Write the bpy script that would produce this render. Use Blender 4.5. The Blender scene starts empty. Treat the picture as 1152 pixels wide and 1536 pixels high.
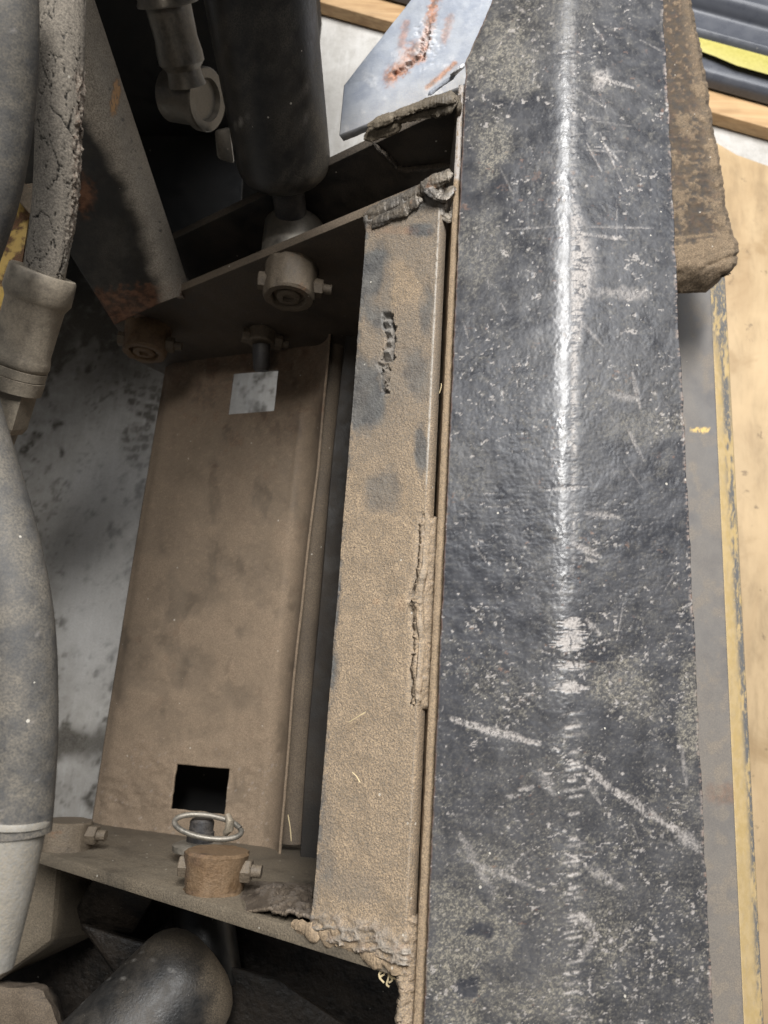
import bpy, bmesh, math, random
import numpy as np
from mathutils import Vector, Matrix

random.seed(7)
rng = np.random.default_rng(7)
S = bpy.context.scene
COL = S.collection
R = math.radians

# ------------------------------------------------------------------ camera
CAMZ = 1.5                                   # camera height above the concrete floor
F = 1080.0                                   # focal length in photograph pixels (1152 x 1536)
ZF = np.array([[.9977, .0677, 0.0], [.0653, -.9617, .2660], [.0180, -.2654, -.9640]])  # world axes (rows) in image axes
M3 = Matrix(ZF.tolist())
cam_d = bpy.data.cameras.new('camera'); cam = bpy.data.objects.new('camera', cam_d); COL.objects.link(cam)
right = Vector((ZF[0, 0], ZF[1, 0], ZF[2, 0])).normalized()
fwd = Vector((ZF[0, 2], ZF[1, 2], ZF[2, 2])).normalized()
down = fwd.cross(right).normalized()
right = down.cross(fwd).normalized()
cm = Matrix((right, -down, -fwd)).transposed().to_4x4(); cm.translation = (0, 0, CAMZ)
cam.matrix_world = cm
cam_d.sensor_fit = 'VERTICAL'; cam_d.sensor_height = 36; cam_d.lens = 36 * F / 1536
cam_d.clip_start = .01; cam_d.clip_end = 60
cam_d.dof.use_dof = True; cam_d.dof.focus_distance = .62; cam_d.dof.aperture_fstop = 10
S.camera = cam

# ------------------------------------------------------------------ world, lamps, exposure (a workshop, indoors)
S.view_settings.view_transform = 'Standard'; S.view_settings.look = 'None'
S.view_settings.exposure = 0.45; S.view_settings.gamma = 1; S.view_settings.use_curve_mapping = False
w = bpy.data.worlds.new('World'); S.world = w; w.use_nodes = True
bg = w.node_tree.nodes['Background']; bg.inputs[0].default_value = (.90, .94, 1, 1); bg.inputs[1].default_value = .055

def area(name, loc, target, sx, sy, power, col):
    d = bpy.data.lights.new(name, 'AREA'); d.shape = 'RECTANGLE'; d.size = sx; d.size_y = sy
    d.energy = power; d.color = col
    o = bpy.data.objects.new(name, d); COL.objects.link(o); o.location = loc
    o.rotation_euler = (Vector(target) - Vector(loc)).to_track_quat('-Z', 'Y').to_euler()
    return o
area('ceiling_lamp_far', (.28, 1.75, 3.5), (.05, .9, .9), .34, 2.0, 118, (1, .98, .95))
area('ceiling_lamp_wide', (.2, 2.4, 4.3), (0, .6, .5), 5.2, 2.0, 165, (.97, .98, 1))
area('ceiling_lamp_near', (-.45, -.9, 3.6), (-.1, .1, .7), 1.0, .4, 5.5, (1, .90, .78))

# ------------------------------------------------------------------ numeric helpers
ax = [np.array([right.x, right.y, right.z]), np.array([down.x, down.y, down.z]), np.array([fwd.x, fwd.y, fwd.z])]
CO = np.array([0, 0, CAMZ])
def ray(px, py):
    return (px - 576) / F * ax[0] + (py - 768) / F * ax[1] + ax[2]
def P(px, py, h):                            # the point seen at a photo pixel that lies h metres below the camera
    d = ray(px, py); return Vector(CO + d * (h / -d[2]))
def Q(px, py, z):                            # ... at distance z along the view axis
    return Vector(CO + ray(px, py) * z)
def PY(px, py, Y):                           # ... in the upright plane y = Y
    d = ray(px, py); return Vector(CO + d * (Y / d[1]))
def proj(p):                                 # world points -> the plate's own drawing sheet, in photo pixels
    q = p - CO; z = q @ ax[2]
    return 576 + F * (q @ ax[0]) / z, 768 + F * (q @ ax[1]) / z
def sst(a, b, x):
    t = np.clip((x - a) / (b - a), 0, 1); return t * t * (3 - 2 * t)
def vn(x, y, seed=0):
    xi = np.floor(x).astype(np.int64); yi = np.floor(y).astype(np.int64)
    fx = x - xi; fy = y - yi; fx = fx * fx * (3 - 2 * fx); fy = fy * fy * (3 - 2 * fy)
    def h(a, b):
        n = (a * 374761393 + b * 668265263 + seed * 974634777) & 0x7fffffff
        n = ((n ^ (n >> 13)) * 1274126177) & 0x7fffffff
        return ((n ^ (n >> 16)) & 0xffff) / 65535.0
    return (h(xi, yi) * (1 - fx) + h(xi + 1, yi) * fx) * (1 - fy) + (h(xi, yi + 1) * (1 - fx) + h(xi + 1, yi + 1) * fx) * fy
def fbm(x, y, seed=0, o=4):
    s = 0; a = .5; t = 0
    for i in range(o):
        s = s + a * vn(x * 2 ** i + 17.3 * i, y * 2 ** i + 5.1 * i, seed + i); t += a; a *= .55
    return s / t

# ------------------------------------------------------------------ object helpers
def root(name, loc, label, cat, group=None):
    o = bpy.data.objects.new(name, None); COL.objects.link(o); o.location = loc
    o.empty_display_size = .05; tag(o, label, cat, group); return o
def tag(o, label=None, cat=None, group=None, kind=None):
    if label: o['label'] = label
    if cat: o['category'] = cat
    if group: o['group'] = group
    if kind: o['kind'] = kind
    return o
def wloc(o):
    v = Vector(o.location)
    while o.parent: o = o.parent; v += Vector(o.location)
    return v
def link(name, me, mat, parent=None, origin=None, sharp=35):
    o = bpy.data.objects.new(name, me); COL.objects.link(o)
    n = len(me.vertices); co = np.empty(n * 3, np.float32); me.vertices.foreach_get('co', co); co = co.reshape(-1, 3)
    c = np.array(origin) if origin is not None else (co.min(0) + co.max(0)) / 2
    co -= c.astype(np.float32); me.vertices.foreach_set('co', co.ravel())
    me.materials.append(mat); o.location = Vector(c.tolist())
    me.polygons.foreach_set('use_smooth', np.ones(len(me.polygons), bool))
    me.set_sharp_from_angle(angle=R(sharp)); me.update()
    if parent is not None:
        o.location = Vector(c.tolist()) - wloc(parent); o.parent = parent
    return o
def from_np(co, quads, mk=None):
    me = bpy.data.meshes.new('m'); co = np.asarray(co, np.float32).reshape(-1, 3); q = np.asarray(quads, np.int32)
    me.vertices.add(len(co)); me.vertices.foreach_set('co', co.ravel())
    me.loops.add(q.size); me.loops.foreach_set('vertex_index', q.ravel())
    me.polygons.add(len(q)); me.polygons.foreach_set('loop_start', np.arange(0, q.size, q.shape[1], dtype=np.int32))
    me.update(calc_edges=True)
    if mk is not None:
        a = me.color_attributes.new('mk', 'FLOAT_COLOR', 'POINT')
        c = np.ones((len(co), 4), np.float32); c[:, :3] = np.clip(np.stack([m.ravel() for m in mk], 1), 0, 1)
        a.data.foreach_set('color', c.ravel())
    return me
def sheet(name, Pt, mat, parent=None, thick=.006, keep=None, mk=None, disp=None, sharp=35):
    """a surface of real thickness; Pt is (nu,nv,3) seen from above, disp pushes it along its normal"""
    nu, nv = Pt.shape[:2]
    if disp is not None:
        a = np.gradient(Pt, axis=0); b = np.gradient(Pt, axis=1); n = np.cross(a, b)
        n /= np.linalg.norm(n, axis=2, keepdims=True) + 1e-9
        n *= np.sign(n[..., 2:].mean()) or 1
        Pt = Pt + n * disp[..., None]
    idx = np.arange(nu * nv).reshape(nu, nv)
    q = np.stack([idx[:-1, :-1], idx[1:, :-1], idx[1:, 1:], idx[:-1, 1:]], -1).reshape(-1, 4)
    if keep is not None: q = q[keep.reshape(-1)]
    p = Pt.reshape(-1, 3); nn = np.cross(p[q[:, 1]] - p[q[:, 0]], p[q[:, 2]] - p[q[:, 0]])
    if nn[:, 2].mean() < 0: q = q[:, ::-1]
    me = from_np(Pt, q, mk)
    if keep is not None:
        bm = bmesh.new(); bm.from_mesh(me)
        bmesh.ops.delete(bm, geom=[v for v in bm.verts if not v.link_faces], context='VERTS'); bm.to_mesh(me); bm.free()
    o = link(name, me, mat, parent, sharp=sharp)
    if thick:
        s = o.modifiers.new('thickness', 'SOLIDIFY'); s.thickness = thick; s.offset = -1
    return o
def bil(c, nu, nv, us=None, vs=None):        # corners TL, TR, BL, BR -> grid
    u = np.linspace(0, 1, nu) if us is None else us; v = np.linspace(0, 1, nv) if vs is None else vs
    U, V = np.meshgrid(u, v, indexing='ij'); c = [np.array(x) for x in c]
    return ((1 - U) * (1 - V))[..., None] * c[0] + (U * (1 - V))[..., None] * c[1] + ((1 - U) * V)[..., None] * c[2] + (U * V)[..., None] * c[3]
def catm(pts, n):
    pts = [Vector(p) for p in pts]; pts = [pts[0] * 2 - pts[1]] + pts + [pts[-1] * 2 - pts[-2]]; out = []
    segs = len(pts) - 3
    for i in range(n + 1):
        t = i / n * segs; k = min(int(t), segs - 1); t -= k
        a, b, c, d = pts[k:k + 4]
        out.append(.5 * ((2 * b) + (c - a) * t + (2 * a - 5 * b + 4 * c - d) * t * t + (3 * b - a - 3 * c + d) * t ** 3))
    return out
def sweep(name, pts, rad, mat, parent=None, seg=32, noise=0, ns=60, flat=(1, 1), up=None, mkf=None, sharp=35, cap=True, axis=None):
    pts = [Vector(p) for p in pts]; n = len(pts)
    rad = [rad] * n if not hasattr(rad, '__len__') else rad
    tg = []
    for i in range(n):
        a = pts[max(i - 1, 0)]; b = pts[min(i + 1, n - 1)]
        t = b - a
        tg.append(t.normalized() if t.length > 1e-9 else (tg[-1] if tg else Vector((0, 0, 1))))
    if axis: tg = [Vector(axis).normalized()] * n
    u = (Vector(up) if up else Vector((0, 0, 1) if abs(tg[0].z) < .9 else (1, 0, 0)))
    co = []; th = np.linspace(0, 2 * math.pi, seg, endpoint=False)
    for i in range(n):
        u = (u - tg[i] * u.dot(tg[i])).normalized(); v = tg[i].cross(u)
        r = rad[i]
        r_ = r + noise * (fbm(np.cos(th) * 3 + i * ns / n, np.sin(th) * 3 + 9, 3) - .5) * 2 if noise else r
        co.append(np.array(pts[i]) + np.outer(np.cos(th) * r_ * flat[0], np.array(u)) + np.outer(np.sin(th) * r_ * flat[1], np.array(v)))
    co = np.array(co); idx = np.arange(n * seg).reshape(n, seg)
    q = np.stack([idx[:-1], np.roll(idx[:-1], -1, 1), np.roll(idx[1:], -1, 1), idx[1:]], -1).reshape(-1, 4)
    mk = None
    if mkf:
        T, TH = np.meshgrid(np.linspace(0, 1, n), th, indexing='ij'); mk = mkf(T, TH, co)
    me = from_np(co, q, mk)
    if cap:
        bm = bmesh.new(); bm.from_mesh(me); bm.verts.ensure_lookup_table()
        bm.faces.new([bm.verts[i] for i in idx[0][::-1]]); bm.faces.new([bm.verts[i] for i in idx[-1]])
        bmesh.ops.recalc_face_normals(bm, faces=bm.faces); bm.to_mesh(me); bm.free()
    return link(name, me, mat, parent, sharp=sharp)
def turned(name, a, b, prof, mat, parent=None, seg=32, **k):     # prof: (t along a->b, radius)
    a = Vector(a); b = Vector(b)
    return sweep(name, [a.lerp(b, t) for t, r in prof], [r for t, r in prof], mat, parent, seg, axis=b - a, **k)
def hexa(name, c8, mat, parent=None, bev=.002, sub=0, noise=0, seg=2, freq=60):
    bm = bmesh.new(); v = [bm.verts.new(Vector(c)) for c in c8]
    for f in ((0, 1, 2, 3), (7, 6, 5, 4), (0, 4, 5, 1), (1, 5, 6, 2), (2, 6, 7, 3), (3, 7, 4, 0)): bm.faces.new([v[i] for i in f])
    bmesh.ops.recalc_face_normals(bm, faces=bm.faces)
    if bev: bmesh.ops.bevel(bm, geom=list(bm.edges), offset=bev, segments=seg, affect='EDGES', profile=.5)
    if sub: bmesh.ops.subdivide_edges(bm, edges=list(bm.edges), cuts=sub, use_grid_fill=True)
    if noise:
        bm.normal_update()
        cs = np.array([x.co for x in bm.verts]); nz = fbm(cs[:, 0] * freq + cs[:, 2] * freq * .9, cs[:, 1] * freq - cs[:, 2] * freq * .5, 5) - .5
        for x, k in zip(list(bm.verts), nz): x.co += x.normal * k * 2 * noise
    me = bpy.data.meshes.new('m'); bm.to_mesh(me); bm.free()
    return link(name, me, mat, parent)
def slab(name, poly, off, mat, parent=None, bev=.001, cuts=0, noise=0):   # outline extruded by a vector
    bm = bmesh.new(); a = [bm.verts.new(Vector(p)) for p in poly]; off = Vector(off)
    b = [bm.verts.new(Vector(p) + off) for p in poly]; n = len(a)
    bm.faces.new(a); bm.faces.new(b[::-1])
    for i in range(n): bm.faces.new([a[i], b[i], b[(i + 1) % n], a[(i + 1) % n]])
    bmesh.ops.recalc_face_normals(bm, faces=bm.faces)
    if bev: bmesh.ops.bevel(bm, geom=list(bm.edges), offset=bev, segments=2, affect='EDGES', profile=.5)
    me = bpy.data.meshes.new('m'); bm.to_mesh(me); bm.free()
    return link(name, me, mat, parent)
def weld(name, pts, r, mat, parent=None, n=None, lump=1.0, flat=(.42, 1)):  # overlapping frozen ripples, uneven
    L = sum((Vector(pts[i + 1]) - Vector(pts[i])).length for i in range(len(pts) - 1)); n = n or max(40, int(L / .0007))
    sd = random.randint(0, 999); pp = catm(pts, n); out = []; rr = []
    side = Vector((.5, -.4, .3)).normalized()
    for i in range(n + 1):
        s = i / n * L; big = float(vn(np.array(s / (r * 1.5)), np.array(3.0), sd)); b2 = float(vn(np.array(s / (r * .7)), np.array(7.0), sd))
        ph = (s / (r * .62) + 1.6 * big) % 1.0
        k = .66 + .50 * lump * .6 * big + .16 * lump * b2 + .09 * (ph ** .6 - .5)
        rr.append(r * k * min(1, .3 + min(i, n - i) / (n * .12 + 1))); out.append(pp[i] + side * (r * .5 * lump * (big - .5)))
    return sweep(name, out, rr, mat, parent, 22, noise=r * .22 * lump, ns=L / r * 1.0, flat=flat, sharp=80)

# ------------------------------------------------------------------ materials
def nodes(name):
    m = bpy.data.materials.new(name); m.use_nodes = True; nt = m.node_tree; nt.nodes.clear()
    return m, nt
class NB:
    def __init__(s, nt): s.nt = nt; s.geo = nt.nodes.new('ShaderNodeNewGeometry')
    def n(s, t, **k):
        x = s.nt.nodes.new(t)
        for a, b in k.items(): setattr(x, a, b)
        return x
    def l(s, a, b): s.nt.links.new(a, b)
    def noise(s, scale, detail=4, rough=.55, dist=0, vec=None, stretch=None):
        x = s.n('ShaderNodeTexNoise'); x.inputs['Scale'].default_value = scale; x.inputs['Detail'].default_value = detail
        x.inputs['Roughness'].default_value = rough; x.inputs['Distortion'].default_value = dist
        v = vec or s.geo.outputs['Position']
        if stretch:
            mp = s.n('ShaderNodeMapping'); s.l(v, mp.inputs[0])
            mp.inputs['Rotation'].default_value = stretch[1]; mp.inputs['Scale'].default_value = stretch[0]; v = mp.outputs[0]
        s.l(v, x.inputs['Vector']); return x.outputs['Fac']
    def ramp(s, x, a, b, c0=0, c1=1):
        m = s.n('ShaderNodeMapRange'); m.interpolation_type = 'SMOOTHSTEP'
        m.inputs[1].default_value = a; m.inputs[2].default_value = b; m.inputs[3].default_value = c0; m.inputs[4].default_value = c1
        s.l(x, m.inputs[0]); return m.outputs[0]
    def math(s, op, a, b=None, clamp=False):
        m = s.n('ShaderNodeMath', operation=op, use_clamp=clamp)
        for i, v in enumerate((a, b)):
            if v is None: continue
            if isinstance(v, (int, float)): m.inputs[i].default_value = v
            else: s.l(v, m.inputs[i])
        return m.outputs[0]
    def mix(s, f, a, b):
        m = s.n('ShaderNodeMix', data_type='RGBA')
        for sock, v in ((m.inputs[0], f), (m.inputs[6], a), (m.inputs[7], b)):
            if isinstance(v, (int, float)): sock.default_value = v
            elif isinstance(v, tuple): sock.default_value = (*v, 1)
            else: s.l(v, sock)
        return m.outputs[2]
    def mixf(s, f, a, b):
        m = s.n('ShaderNodeMix', data_type='FLOAT')
        for sock, v in ((m.inputs[0], f), (m.inputs[2], a), (m.inputs[3], b)):
            if isinstance(v, (int, float)): sock.default_value = v
            else: s.l(v, sock)
        return m.outputs[0]
def grime(name, base, base2=None, dust=(.34, .26, .17), bare=(.36, .33, .31), rust=(.17, .075, .035), rough=.42, drough=.9,
          amt=.3, dscale=9, up=.0, bump=.25, bscale=420, bdist=.0012, metal=0, speck=.3, grain=.5, rustamt=0, rscale=22, spec=.5,
          scratch=0, mottle=.5, rough_dust_lo=.40):
    m, nt = nodes(name); b = NB(nt)
    at = b.n('ShaderNodeAttribute', attribute_name='mk'); sp = b.n('ShaderNodeSeparateColor'); b.l(at.outputs['Color'], sp.inputs[0])
    mr, mg, mb = sp.outputs
    big = b.noise(dscale, 5, .6, .6); mid = b.noise(dscale * 6, 4, .6); fine = b.noise(900, 2, .6); gr = b.noise(620, 3, .7)
    # paint
    c = b.mix(b.ramp(mid, .35, .68), base, base2 or tuple(x * 1.5 for x in base))
    # rust blooms
    rf = b.math('ADD', mb, b.ramp(b.noise(rscale, 6, .62, .4), .74 - rustamt * .4, .86 - rustamt * .4)) if rustamt else mb
    rn = b.noise(rscale * 5, 5, .65)
    rc = b.mix(b.ramp(rn, .35, .68), tuple(x * .45 for x in rust), tuple(min(x * 1.5, 1) for x in rust))
    rfac = b.math('MULTIPLY', rf, b.ramp(rn, .2, .5, .65, 1), True)
    c = b.mix(rfac, c, rc)
    # dust: base amount + broken blotches + paler upward faces, caught light painted in as dust
    dz = b.ramp(b.math('ADD', b.math('MULTIPLY', big, .75), b.math('MULTIPLY', mid, .25)), .5 - .35 * amt - .06, .62 - .2 * amt + .06, 0, min(1, amt * 1.25))
    if up:
        nz = b.n('ShaderNodeSeparateXYZ'); b.l(b.geo.outputs['Normal'], nz.inputs[0])
        dz = b.math('ADD', dz, b.ramp(nz.outputs[2], .35, .95, 0, up))
    dz = b.math('ADD', dz, mr, True)
    g = b.math('ADD', b.math('MULTIPLY', gr, .55), b.math('MULTIPLY', fine, .45))
    dfac = b.math('MULTIPLY', dz, b.ramp(g, .36, .60, 1 - grain, 1), True)
    dc = b.mix(b.ramp(g, .36, .64), tuple(x * .74 for x in dust), tuple(min(x * 1.2, 1) for x in dust))
    dc = b.mix(b.ramp(mid, .35, .7, 0, mottle * .6), dc, tuple(x * .55 for x in dust))
    c = b.mix(dfac, c, dc)
    # bare / scraped
    sc = b.ramp(b.noise(260, 4, .7, 0, stretch=((1, .5, 1), (0, 0, .2))), .34, .50, .15, 1)
    bf = b.math('MULTIPLY', mg, sc, True)
    if scratch:
        s1 = b.noise(14, 6, .75, 0, stretch=((1, 26, 1), (0, 0, .5))); s2 = b.noise(20, 5, .75, 0, stretch=((1.5, 30, 1), (0, 0, -.35)))
        sf = b.math('ADD', b.ramp(s1, .66, .70, 0, scratch), b.ramp(s2, .68, .72, 0, scratch))
        bf = b.math('ADD', bf, b.math('MULTIPLY', sf, b.ramp(mid, .4, .7)), True)
    c = b.mix(bf, c, b.mix(fine, tuple(x * .7 for x in bare), tuple(min(x * 1.35, 1) for x in bare)))
    # pale specks
    if speck:
        vo = b.n('ShaderNodeTexVoronoi'); vo.inputs['Scale'].default_value = 170; b.l(b.geo.outputs['Position'], vo.inputs['Vector'])
        hs = b.n('ShaderNodeSeparateColor'); b.l(vo.outputs['Color'], hs.inputs[0])
        pr = b.math('MULTIPLY', b.math('LESS_THAN', vo.outputs['Distance'], b.ramp(hs.outputs[1], .2, 1, .05, .20)), b.math('GREATER_THAN', hs.outputs[0], 1 - speck * .12))
        c = b.mix(b.math('MULTIPLY', pr, .6), c, (.62, .58, .5))
    rg = b.mixf(dfac, b.ramp(mid, .3, .7, rough * .85, rough * 1.2), drough)
    rg = b.mixf(bf, rg, .55); rg = b.mixf(rfac, rg, .85)
    hb = b.noise(bscale, 3, .6)
    hh = b.math('ADD', b.math('MULTIPLY', hb, 1.0), b.math('MULTIPLY', dfac, .35)); hh = b.math('SUBTRACT', hh, b.math('MULTIPLY', bf, .35))
    bp = b.n('ShaderNodeBump'); bp.inputs['Strength'].default_value = bump; bp.inputs['Distance'].default_value = bdist; b.l(hh, bp.inputs['Height'])
    bs = b.n('ShaderNodeBsdfPrincipled'); out = b.n('ShaderNodeOutputMaterial')
    b.l(c, bs.inputs['Base Color']); b.l(rg, bs.inputs['Roughness']); b.l(bp.outputs[0], bs.inputs['Normal'])
    bs.inputs['Specular IOR Level'].default_value = spec
    if metal: b.l(b.math('MULTIPLY', b.math('SUBTRACT', 1, b.math('MAXIMUM', dfac, rfac), True), metal), bs.inputs['Metallic'])
    b.l(bs.outputs[0], out.inputs[0]); return m

M = {}
M['plate'] = grime('black_paint_worn', (.030, .031, .036), (.048, .049, .055), dust=(.25, .225, .175), bare=(.30, .275, .255), rough=.30, amt=.06, dscale=7,
                   bump=.14, bscale=420, bdist=.0008, speck=.18, grain=.6, scratch=.35)
M['bar'] = grime('dusty_steel', (.075, .075, .075), (.12, .12, .115), dust=(.335, .25, .163), bare=(.34, .31, .27), rough=.6, amt=.12, dscale=10,
                 bump=.75, bscale=560, bdist=.0014, speck=.35, grain=.5, mottle=.9)
M['web'] = grime('dusty_edge', (.10, .08, .06), dust=(.30, .22, .14), amt=.9, bump=.5, bscale=500, bdist=.0012, grain=.4)
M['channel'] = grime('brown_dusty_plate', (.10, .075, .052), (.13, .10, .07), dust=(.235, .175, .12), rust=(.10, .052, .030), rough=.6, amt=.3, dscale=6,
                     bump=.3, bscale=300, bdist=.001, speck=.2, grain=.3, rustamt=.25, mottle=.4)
M['dark'] = grime('dark_grimy_steel', (.012, .012, .012), (.03, .026, .022), dust=(.14, .11, .08), rough=.55, amt=.22, dscale=8, bump=.35, grain=.7, speck=.15, up=.5)  # upward edges lightened to paint in caught light
M['side'] = grime('side_plate_steel', (.035, .027, .021), (.05, .038, .028), dust=(.15, .115, .08), rough=.6, amt=.35, dscale=9, bump=.35, grain=.5, speck=.15, rustamt=.2, up=.6)  # top edges painted paler, as if catching light
M['lower'] = grime('side_plate_dusty', (.05, .042, .032), (.07, .06, .045), dust=(.20, .16, .11), rough=.6, amt=.6, dscale=10, bump=.5, bdist=.0016, grain=.5, speck=.3, rustamt=.15)
M['dusty_black'] = grime('dusty_black', (.014, .014, .014), (.022, .021, .02), dust=(.27, .215, .15), bare=(.35, .33, .3), rough=.5, amt=.12, dscale=14, bump=.5, bscale=350, bdist=.0012, speck=.4, grain=.7)
M['grease'] = grime('greasy_black', (.008, .007, .006), (.014, .012, .010), dust=(.11, .08, .055), rough=.5, amt=.22, dscale=16, bump=.7, bscale=120, bdist=.003, speck=.2, spec=.35)
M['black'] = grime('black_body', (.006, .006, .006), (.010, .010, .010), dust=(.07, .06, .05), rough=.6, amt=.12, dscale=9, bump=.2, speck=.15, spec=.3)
M['cyl'] = grime('cylinder_black', (.012, .012, .012), (.018, .018, .018), dust=(.16, .14, .11), bare=(.35, .33, .3), rough=.36, amt=.14, dscale=14, bump=.25, bscale=350,
                 bdist=.0008, speck=.25, grain=.8)
M['arm'] = grime('arm_black', (.016, .016, .015), (.024, .023, .021), dust=(.50, .44, .36), bare=(.60, .31, .10), rust=(.14, .065, .035), rough=.5, amt=.08, dscale=14, bump=.25, speck=.2, grain=.4, mottle=.25)
M['boss'] = grime('boss_steel', (.07, .055, .04), (.10, .08, .058), dust=(.20, .155, .105), rough=.55, amt=.45, dscale=40, bump=.7, bscale=400, bdist=.0012, rustamt=.35, rscale=40, speck=.1)
M['rusty'] = grime('rusty_boss', (.10, .06, .03), dust=(.20, .145, .09), rust=(.10, .058, .032), rough=.55, amt=.30, dscale=45, bump=.6, bscale=520, bdist=.0012, grain=.5, rustamt=.5, speck=.1)
M['weld'] = grime('weld_bead', (.09, .085, .08), (.16, .15, .14), dust=(.34, .26, .16), rust=(.20, .10, .05), rough=.42, amt=.3, dscale=40, bump=.6, bscale=380, bdist=.0016,
                  metal=.5, rustamt=.35, rscale=50, speck=.1)
M['weldnew'] = grime('fresh_weld', (.45, .46, .48), (.6, .6, .62), dust=(.3, .28, .25), rough=.25, amt=.1, dscale=30, bump=.4, metal=.1, speck=0)
M['silver'] = grime('grey_ground_plate', (.29, .32, .38), (.37, .40, .45), dust=(.38, .34, .28), bare=(.74, .75, .78), rust=(.33, .17, .115), rough=.35, amt=.12, dscale=9,
                    bump=.2, speck=.15, mottle=.2, grain=.5)
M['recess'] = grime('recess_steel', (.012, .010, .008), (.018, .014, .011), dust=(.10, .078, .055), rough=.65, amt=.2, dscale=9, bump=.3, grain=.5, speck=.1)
M['rubber'] = grime('hose_rubber', (.085, .078, .068), (.12, .11, .095), dust=(.28, .245, .20), bare=(.008, .007, .006), rust=(.22, .11, .07), rough=.8, amt=.5, dscale=18, bump=.4, bscale=420, bdist=.0008,
                    grain=.5, speck=.2, spec=.25)
M['rubber2'] = grime('hose_smooth', (.035, .037, .040), (.05, .052, .055), dust=(.24, .205, .155), rough=.62, amt=.10, dscale=30, bump=.4, bscale=300, bdist=.0006, grain=.5, speck=.15, spec=.35)
M['ferr'] = grime('ferrule_dusty', (.22, .19, .15), (.30, .26, .20), dust=(.40, .335, .25), rust=(.22, .10, .06), rough=.42, amt=.45, dscale=30, bump=.18, metal=.5, rustamt=.1, rscale=40, grain=.4)
M['zinc'] = grime('ferrule_zinc', (.22, .215, .20), (.30, .29, .27), dust=(.20, .17, .125), rough=.5, amt=.6, dscale=40, bump=.35, metal=.3, grain=.5, speck=.1)
M['fit'] = grime('fitting_grey', (.16, .15, .13), (.22, .205, .18), dust=(.32, .27, .205), rough=.36, amt=.32, dscale=30, bump=.2, metal=.6, rustamt=.1, grain=.5, speck=.15)
M['yellow'] = grime('yellow_paint', (.50, .33, .07), (.56, .38, .10), dust=(.30, .22, .13), bare=(.06, .045, .035), rust=(.11, .05, .025), rough=.5, amt=.2, dscale=14, bump=.25,
                    rustamt=.75, rscale=50, speck=.1)
M['greybar'] = grime('grey_bar_paint', (.125, .12, .118), (.15, .145, .14), dust=(.22, .185, .145), bare=(.60, .42, .15), rough=.55, amt=.3, dscale=5, bump=.15, grain=.35, speck=.15, mottle=.25)
M['yelbar'] = grime('yellow_bar_edge', (.47, .34, .15), (.54, .40, .20), dust=(.38, .30, .19), bare=(.13, .13, .13), rough=.6, amt=.25, dscale=14, bump=.15, speck=.1, mottle=.25)
M['mud'] = grime('mud_caked', (.028, .022, .017), (.07, .052, .036), dust=(.22, .16, .10), rust=(.08, .045, .028), rough=.85, amt=.10, dscale=16, bump=.7, bscale=220, bdist=.002,
                 rustamt=.25, grain=.7, speck=.5)
M['blackcap'] = grime('pin_black', (.015, .015, .017), dust=(.12, .10, .08), rough=.5, amt=.35, dscale=40, bump=.4, speck=.1)
M['grey_pl'] = grime('grey_plastic', (.075, .080, .095), (.085, .09, .105), dust=(.2, .2, .2), rough=.28, amt=.08, dscale=6, bump=.06, speck=.05)
M['tape'] = grime('yellow_tape', (.40, .355, .09), (.46, .41, .11), dust=(.4, .35, .15), rough=.5, amt=.12, dscale=20, bump=.3, speck=0)
M['straw'] = grime('straw', (.42, .34, .20), dust=(.5, .4, .25), rough=.7, amt=.2, bump=.1, speck=0)

def wood(name, a, c2, knots=True, stains=False, ang=0, gs=(3, 60, 60)):
    m, nt = nodes(name); b = NB(nt)
    g = b.noise(1, 6, .65, .6, stretch=(gs, (0, 0, ang))); g2 = b.noise(2.4, 5, .7, .3, stretch=(gs, (0, 0, ang))); bgn = b.noise(3.2, 4, .6, .5)
    c = b.mix(b.ramp(g, .35, .65), a, c2); c = b.mix(b.ramp(g2, .45, .7, 0, .5), c, tuple(x * .55 for x in c2)); c = b.mix(b.ramp(bgn, .4, .65, 0, .45), c, tuple(min(1, x * 1.35) for x in a))
    if stains:
        s = b.noise(26, 5, .6, .3); c = b.mix(b.ramp(s, .64, .72, 0, .75), c, (.14, .10, .06))
        s = b.noise(5, 5, .6, .8); c = b.mix(b.ramp(s, .50, .66, 0, .7), c, (.30, .20, .10))
    bs = b.n('ShaderNodeBsdfPrincipled'); out = b.n('ShaderNodeOutputMaterial'); bp = b.n('ShaderNodeBump'); bp.inputs['Strength'].default_value = .3; bp.inputs['Distance'].default_value = .002
    b.l(g2, bp.inputs['Height']); b.l(bp.outputs[0], bs.inputs['Normal']); b.l(c, bs.inputs['Base Color']); bs.inputs['Roughness'].default_value = .65; b.l(bs.outputs[0], out.inputs[0]); return m
M['plank'] = wood('plank_wood', (.50, .33, .17), (.34, .20, .09))
M['ply'] = wood('plywood', (.47, .345, .20), (.38, .265, .145), stains=True, gs=(9, 2.2, 20))
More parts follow.
